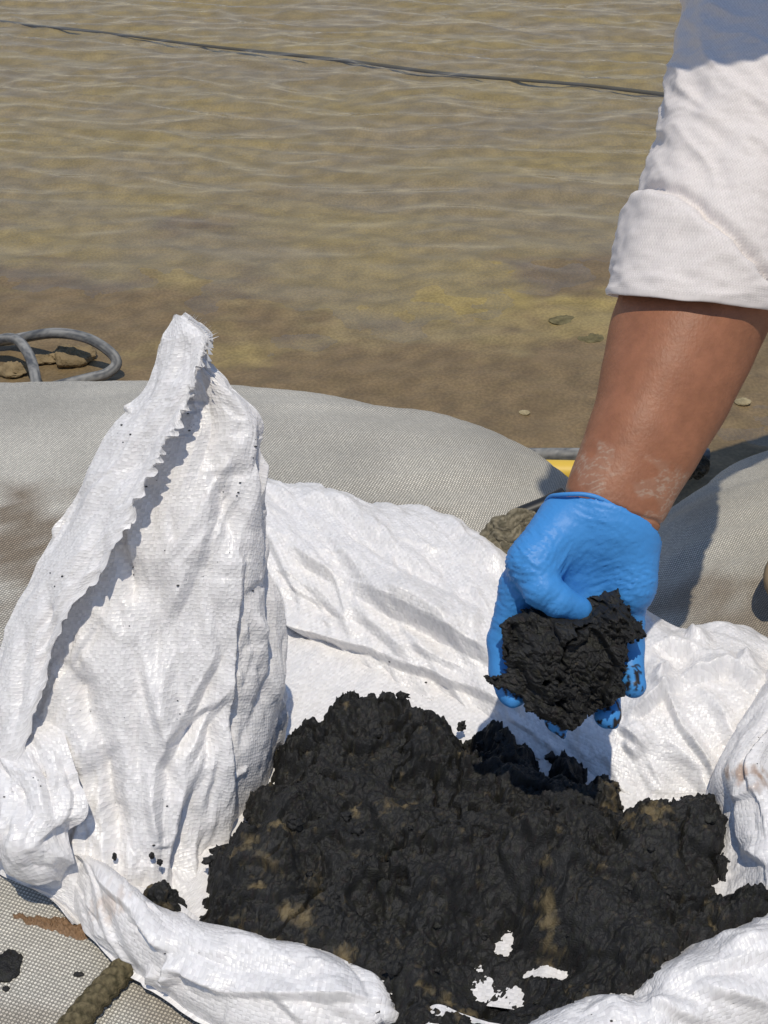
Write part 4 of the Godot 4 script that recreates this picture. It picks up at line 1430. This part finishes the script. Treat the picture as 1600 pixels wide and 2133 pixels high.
	mud_lump("mud_clump", on_bag(163, 2026, 0.0005), Vector3(.0040, .0015, .0022), "thin flake of black mud on the sandbag above the twisted rope", "mud", "loose clumps of black mud", -0.8, 11.4, 14)
	mud_lump("mud_clump", at_z(239, 1784, .611), Vector3(.0028, .005, .003), "elongated black mud crumb stuck low on the standing sack side", "mud", "loose clumps of black mud", -0.8, 13.1, 14)
	mud_lump("mud_clump", at_z(334, 1796, .607), Vector3(.0030, .004, .003), "ragged black mud crumb stuck low on the standing sack side, beside a smaller one", "mud", "loose clumps of black mud", -0.8, 15.9, 14)
	mud_lump("mud_clump", at_z(316, 1782, .610), Vector3(.0018, .0025, .002), "smallest black mud crumb stuck low on the standing sack side", "mud", "loose clumps of black mud", -0.8, 17.3, 12)
	# brown dried silt ridge on the bag
	var V := PackedVector3Array()
	var C := PackedColorArray()
	for j in 90:
		for i in 16:
			var f := j / 89.0
			var g := i / 15.0 * 2.0 - 1.0
			var wd := (3.0 + 15.0 * sin(f * PI * 0.62)) * (1.0 + 0.6 * n_a.get_noise_1d(f * 6.0))
			var w := at_y(lerpf(28, 205, f), lerpf(1908, 1936, f) + 10.0 * n_a.get_noise_1d(f * 5.0) + g * wd, 0.0)
			w.y = bag_y(w.x, w.z) - 0.0012 + 0.0038 * (1.0 - g * g) * (0.6 + 0.8 * n_c.get_noise_2d(f * 30.0, g * 2.0)) + 0.001
			V.append(w)
			var k := 1.0 + 0.5 * n_c.get_noise_2d(f * 60.0, g * 5.0)
			C.append(Color(0.23 * k, 0.145 * k, 0.085 * k))
	var I := grid_index(16, 90, true)
	var o := commit("dried_silt", V, smooth_normals(V, I), PackedVector2Array(), C, I, M.stone, self)
	tag(o, "brown streak of dried silt on the sandbag next to the sack's rim", "silt")
	# specks of mud on the white cloth
	var mm := MultiMesh.new()
	mm.transform_format = MultiMesh.TRANSFORM_3D
	var bm := SphereMesh.new()
	bm.radius = 0.0009
	bm.height = 0.0014
	bm.radial_segments = 7
	bm.rings = 4
	bm.material = M.black
	mm.mesh = bm
	var spots := []
	for c in [["standing_panel", 400, 880, 18, 26, 10], ["standing_panel", 310, 1000, 18, 20, 12], ["standing_panel", 480, 1020, 30, 30, 12], ["standing_panel", 260, 1310, 22, 20, 9], ["standing_panel", 455, 1180, 40, 40, 9], ["standing_panel", 370, 1500, 40, 50, 8], ["standing_panel", 540, 1190, 20, 60, 8], ["standing_panel", 350, 1180, 80, 80, 10], ["standing_panel", 220, 1480, 60, 60, 7], ["standing_panel", 160, 1790, 26, 14, 9], ["standing_panel", 510, 940, 30, 40, 8], ["standing_panel", 300, 1700, 90, 70, 6], ["folded_flap", 260, 900, 16, 22, 9], ["folded_flap", 110, 1220, 30, 30, 6], ["crumpled_corner", 90, 1620, 40, 50, 9], ["crumpled_corner", 20, 1640, 16, 30, 6], ["back_panel", 800, 1310, 160, 80, 8], ["back_panel", 880, 1440, 60, 20, 8], ["front_rim", 330, 2000, 110, 60, 7], ["front_rim", 650, 2020, 80, 30, 5], ["side_wall", 1570, 1560, 30, 40, 6], ["front_wall", 1290, 2110, 60, 20, 4]]:
		var Q: PackedVector3Array = sheet_points[c[0]]
		var tries := 0
		var got := 0
		while got < c[5] / 2 and tries < 6000:
			tries += 1
			var p := Q[rng.randi() % Q.size()]
			var q := to_px(p)
			if Vector2((q.x - c[1]) / c[3], (q.y - c[2]) / c[4]).length() < 1.0:
				spots.append(p - fw_v * 0.0004)
				got += 1
	mm.instance_count = spots.size()
	for k in spots.size():
		var sc := 0.25 + 0.75 * pow(rng.randf(), 2.5)
		mm.set_instance_transform(k, Transform3D(Basis.from_euler(Vector3(rng.randf() * 3.0, rng.randf() * 3.0, 0)).scaled(Vector3(sc * 1.5, sc * 0.8, sc)), spots[k]))
	var sp := MultiMeshInstance3D.new()
	sp.name = "mud_specks"
	sp.multimesh = mm
	add_child(sp)
	tag(sp, "tiny black mud specks scattered over the white sack", "mud specks", "", "stuff")

func _ready() -> void:
	up_v = Vector3(0, cos(deg_to_rad(PITCH)), -sin(deg_to_rad(PITCH)))
	fw_v = Vector3(0, -sin(deg_to_rad(PITCH)), -cos(deg_to_rad(PITCH)))
	rng.seed = 77
	n_a = noise(FastNoiseLite.TYPE_SIMPLEX_SMOOTH, 1.0, 1, 2)
	n_b = noise(FastNoiseLite.TYPE_SIMPLEX_SMOOTH, 1.0, 2, 3)
	n_c = noise(FastNoiseLite.TYPE_SIMPLEX, 1.0, 3, 3)
	n_d = noise(FastNoiseLite.TYPE_SIMPLEX, 1.0, 9, 5)
	n_d.fractal_gain = 0.56
	n_cell = noise(FastNoiseLite.TYPE_CELLULAR, 1.0, 4, 1)
	n_cell.cellular_return_type = FastNoiseLite.RETURN_DISTANCE2_SUB
	n_cell.cellular_jitter = 1.0
	n_cell2 = noise(FastNoiseLite.TYPE_CELLULAR, 1.0, 5, 1)
	n_cell2.cellular_return_type = FastNoiseLite.RETURN_DISTANCE2_SUB
	# camera
	var cam := Camera3D.new()
	cam.position = CAM
	cam.rotation_degrees = Vector3(-PITCH, 0, 0)
	cam.fov = rad_to_deg(2.0 * atan(1066.5 / F))
	cam.near = 0.05
	cam.far = 400.0
	cam.current = true
	add_child(cam)
	# clear sky, high sun behind the camera
	var env := Environment.new()
	env.background_mode = Environment.BG_SKY
	var sky := Sky.new()
	var sm := ProceduralSkyMaterial.new()
	sm.sky_top_color = Color(0.47, 0.60, 0.80)
	sm.sky_horizon_color = Color(0.97, 0.94, 0.86)
	sm.sky_curve = 0.14
	sm.ground_bottom_color = Color(0.42, 0.38, 0.30)
	sm.ground_horizon_color = Color(0.62, 0.60, 0.54)
	sm.sun_angle_max = 12.0
	sky.sky_material = sm
	env.sky = sky
	env.background_energy_multiplier = 0.80
	env.tonemap_mode = Environment.TONE_MAPPER_LINEAR
	env.tonemap_exposure = 1.0
	env.sdfgi_enabled = true
	env.ssao_enabled = true
	env.ssil_enabled = true
	var we := WorldEnvironment.new()
	we.environment = env
	add_child(we)
	var sun := DirectionalLight3D.new()
	sun.name = "sun"
	sun.light_energy = 0.92
	sun.light_color = Color(1.0, 0.965, 0.90)
	sun.light_angular_distance = 0.55
	sun.shadow_enabled = true
	sun.look_at_from_position(TO_SUN * 10.0, Vector3.ZERO, Vector3.RIGHT)
	add_child(sun)
	make_materials()
	var sp := std(Color(0.86, 0.845, 0.835), 0.9, 0.3)
	M.shirt_plain = sp
	build_ground()
	build_water()
	var silt := [[-0.36, -1.02, 0.10, 0.10, .8], [-0.20, -1.0, 0.10, 0.05, .5], [-0.02, -1.08, 0.14, 0.05, .5], [-0.25, -0.51, 0.10, 0.02, .35], [-0.15, -0.46, 0.05, 0.08, .45]]
	geobag("large grey woven geotextile sandbag with a rounded end tied by rope", Vector3(-0.82, -0.2, -0.78), Vector3(1.095, 0.2, 0.70), 0.40, 0.42, silt, 3)
	silt = [[0.33, -0.93, 0.10, 0.10, .6], [0.40, -0.90, 0.10, 0.08, .6], [0.28, -0.88, 0.08, 0.04, .5], [0.38, -0.82, 0.12, 0.05, .8]]
	geobag("second grey woven geotextile sandbag, the one crossed by the arm's shadow", Vector3(1.29, -0.2, -0.74), Vector3(1.0, 0.2, 0.655), 0.36, 0.12, silt, 19)
	build_sack()
	build_heap()
	build_held_clump()
	build_person()
	build_small()
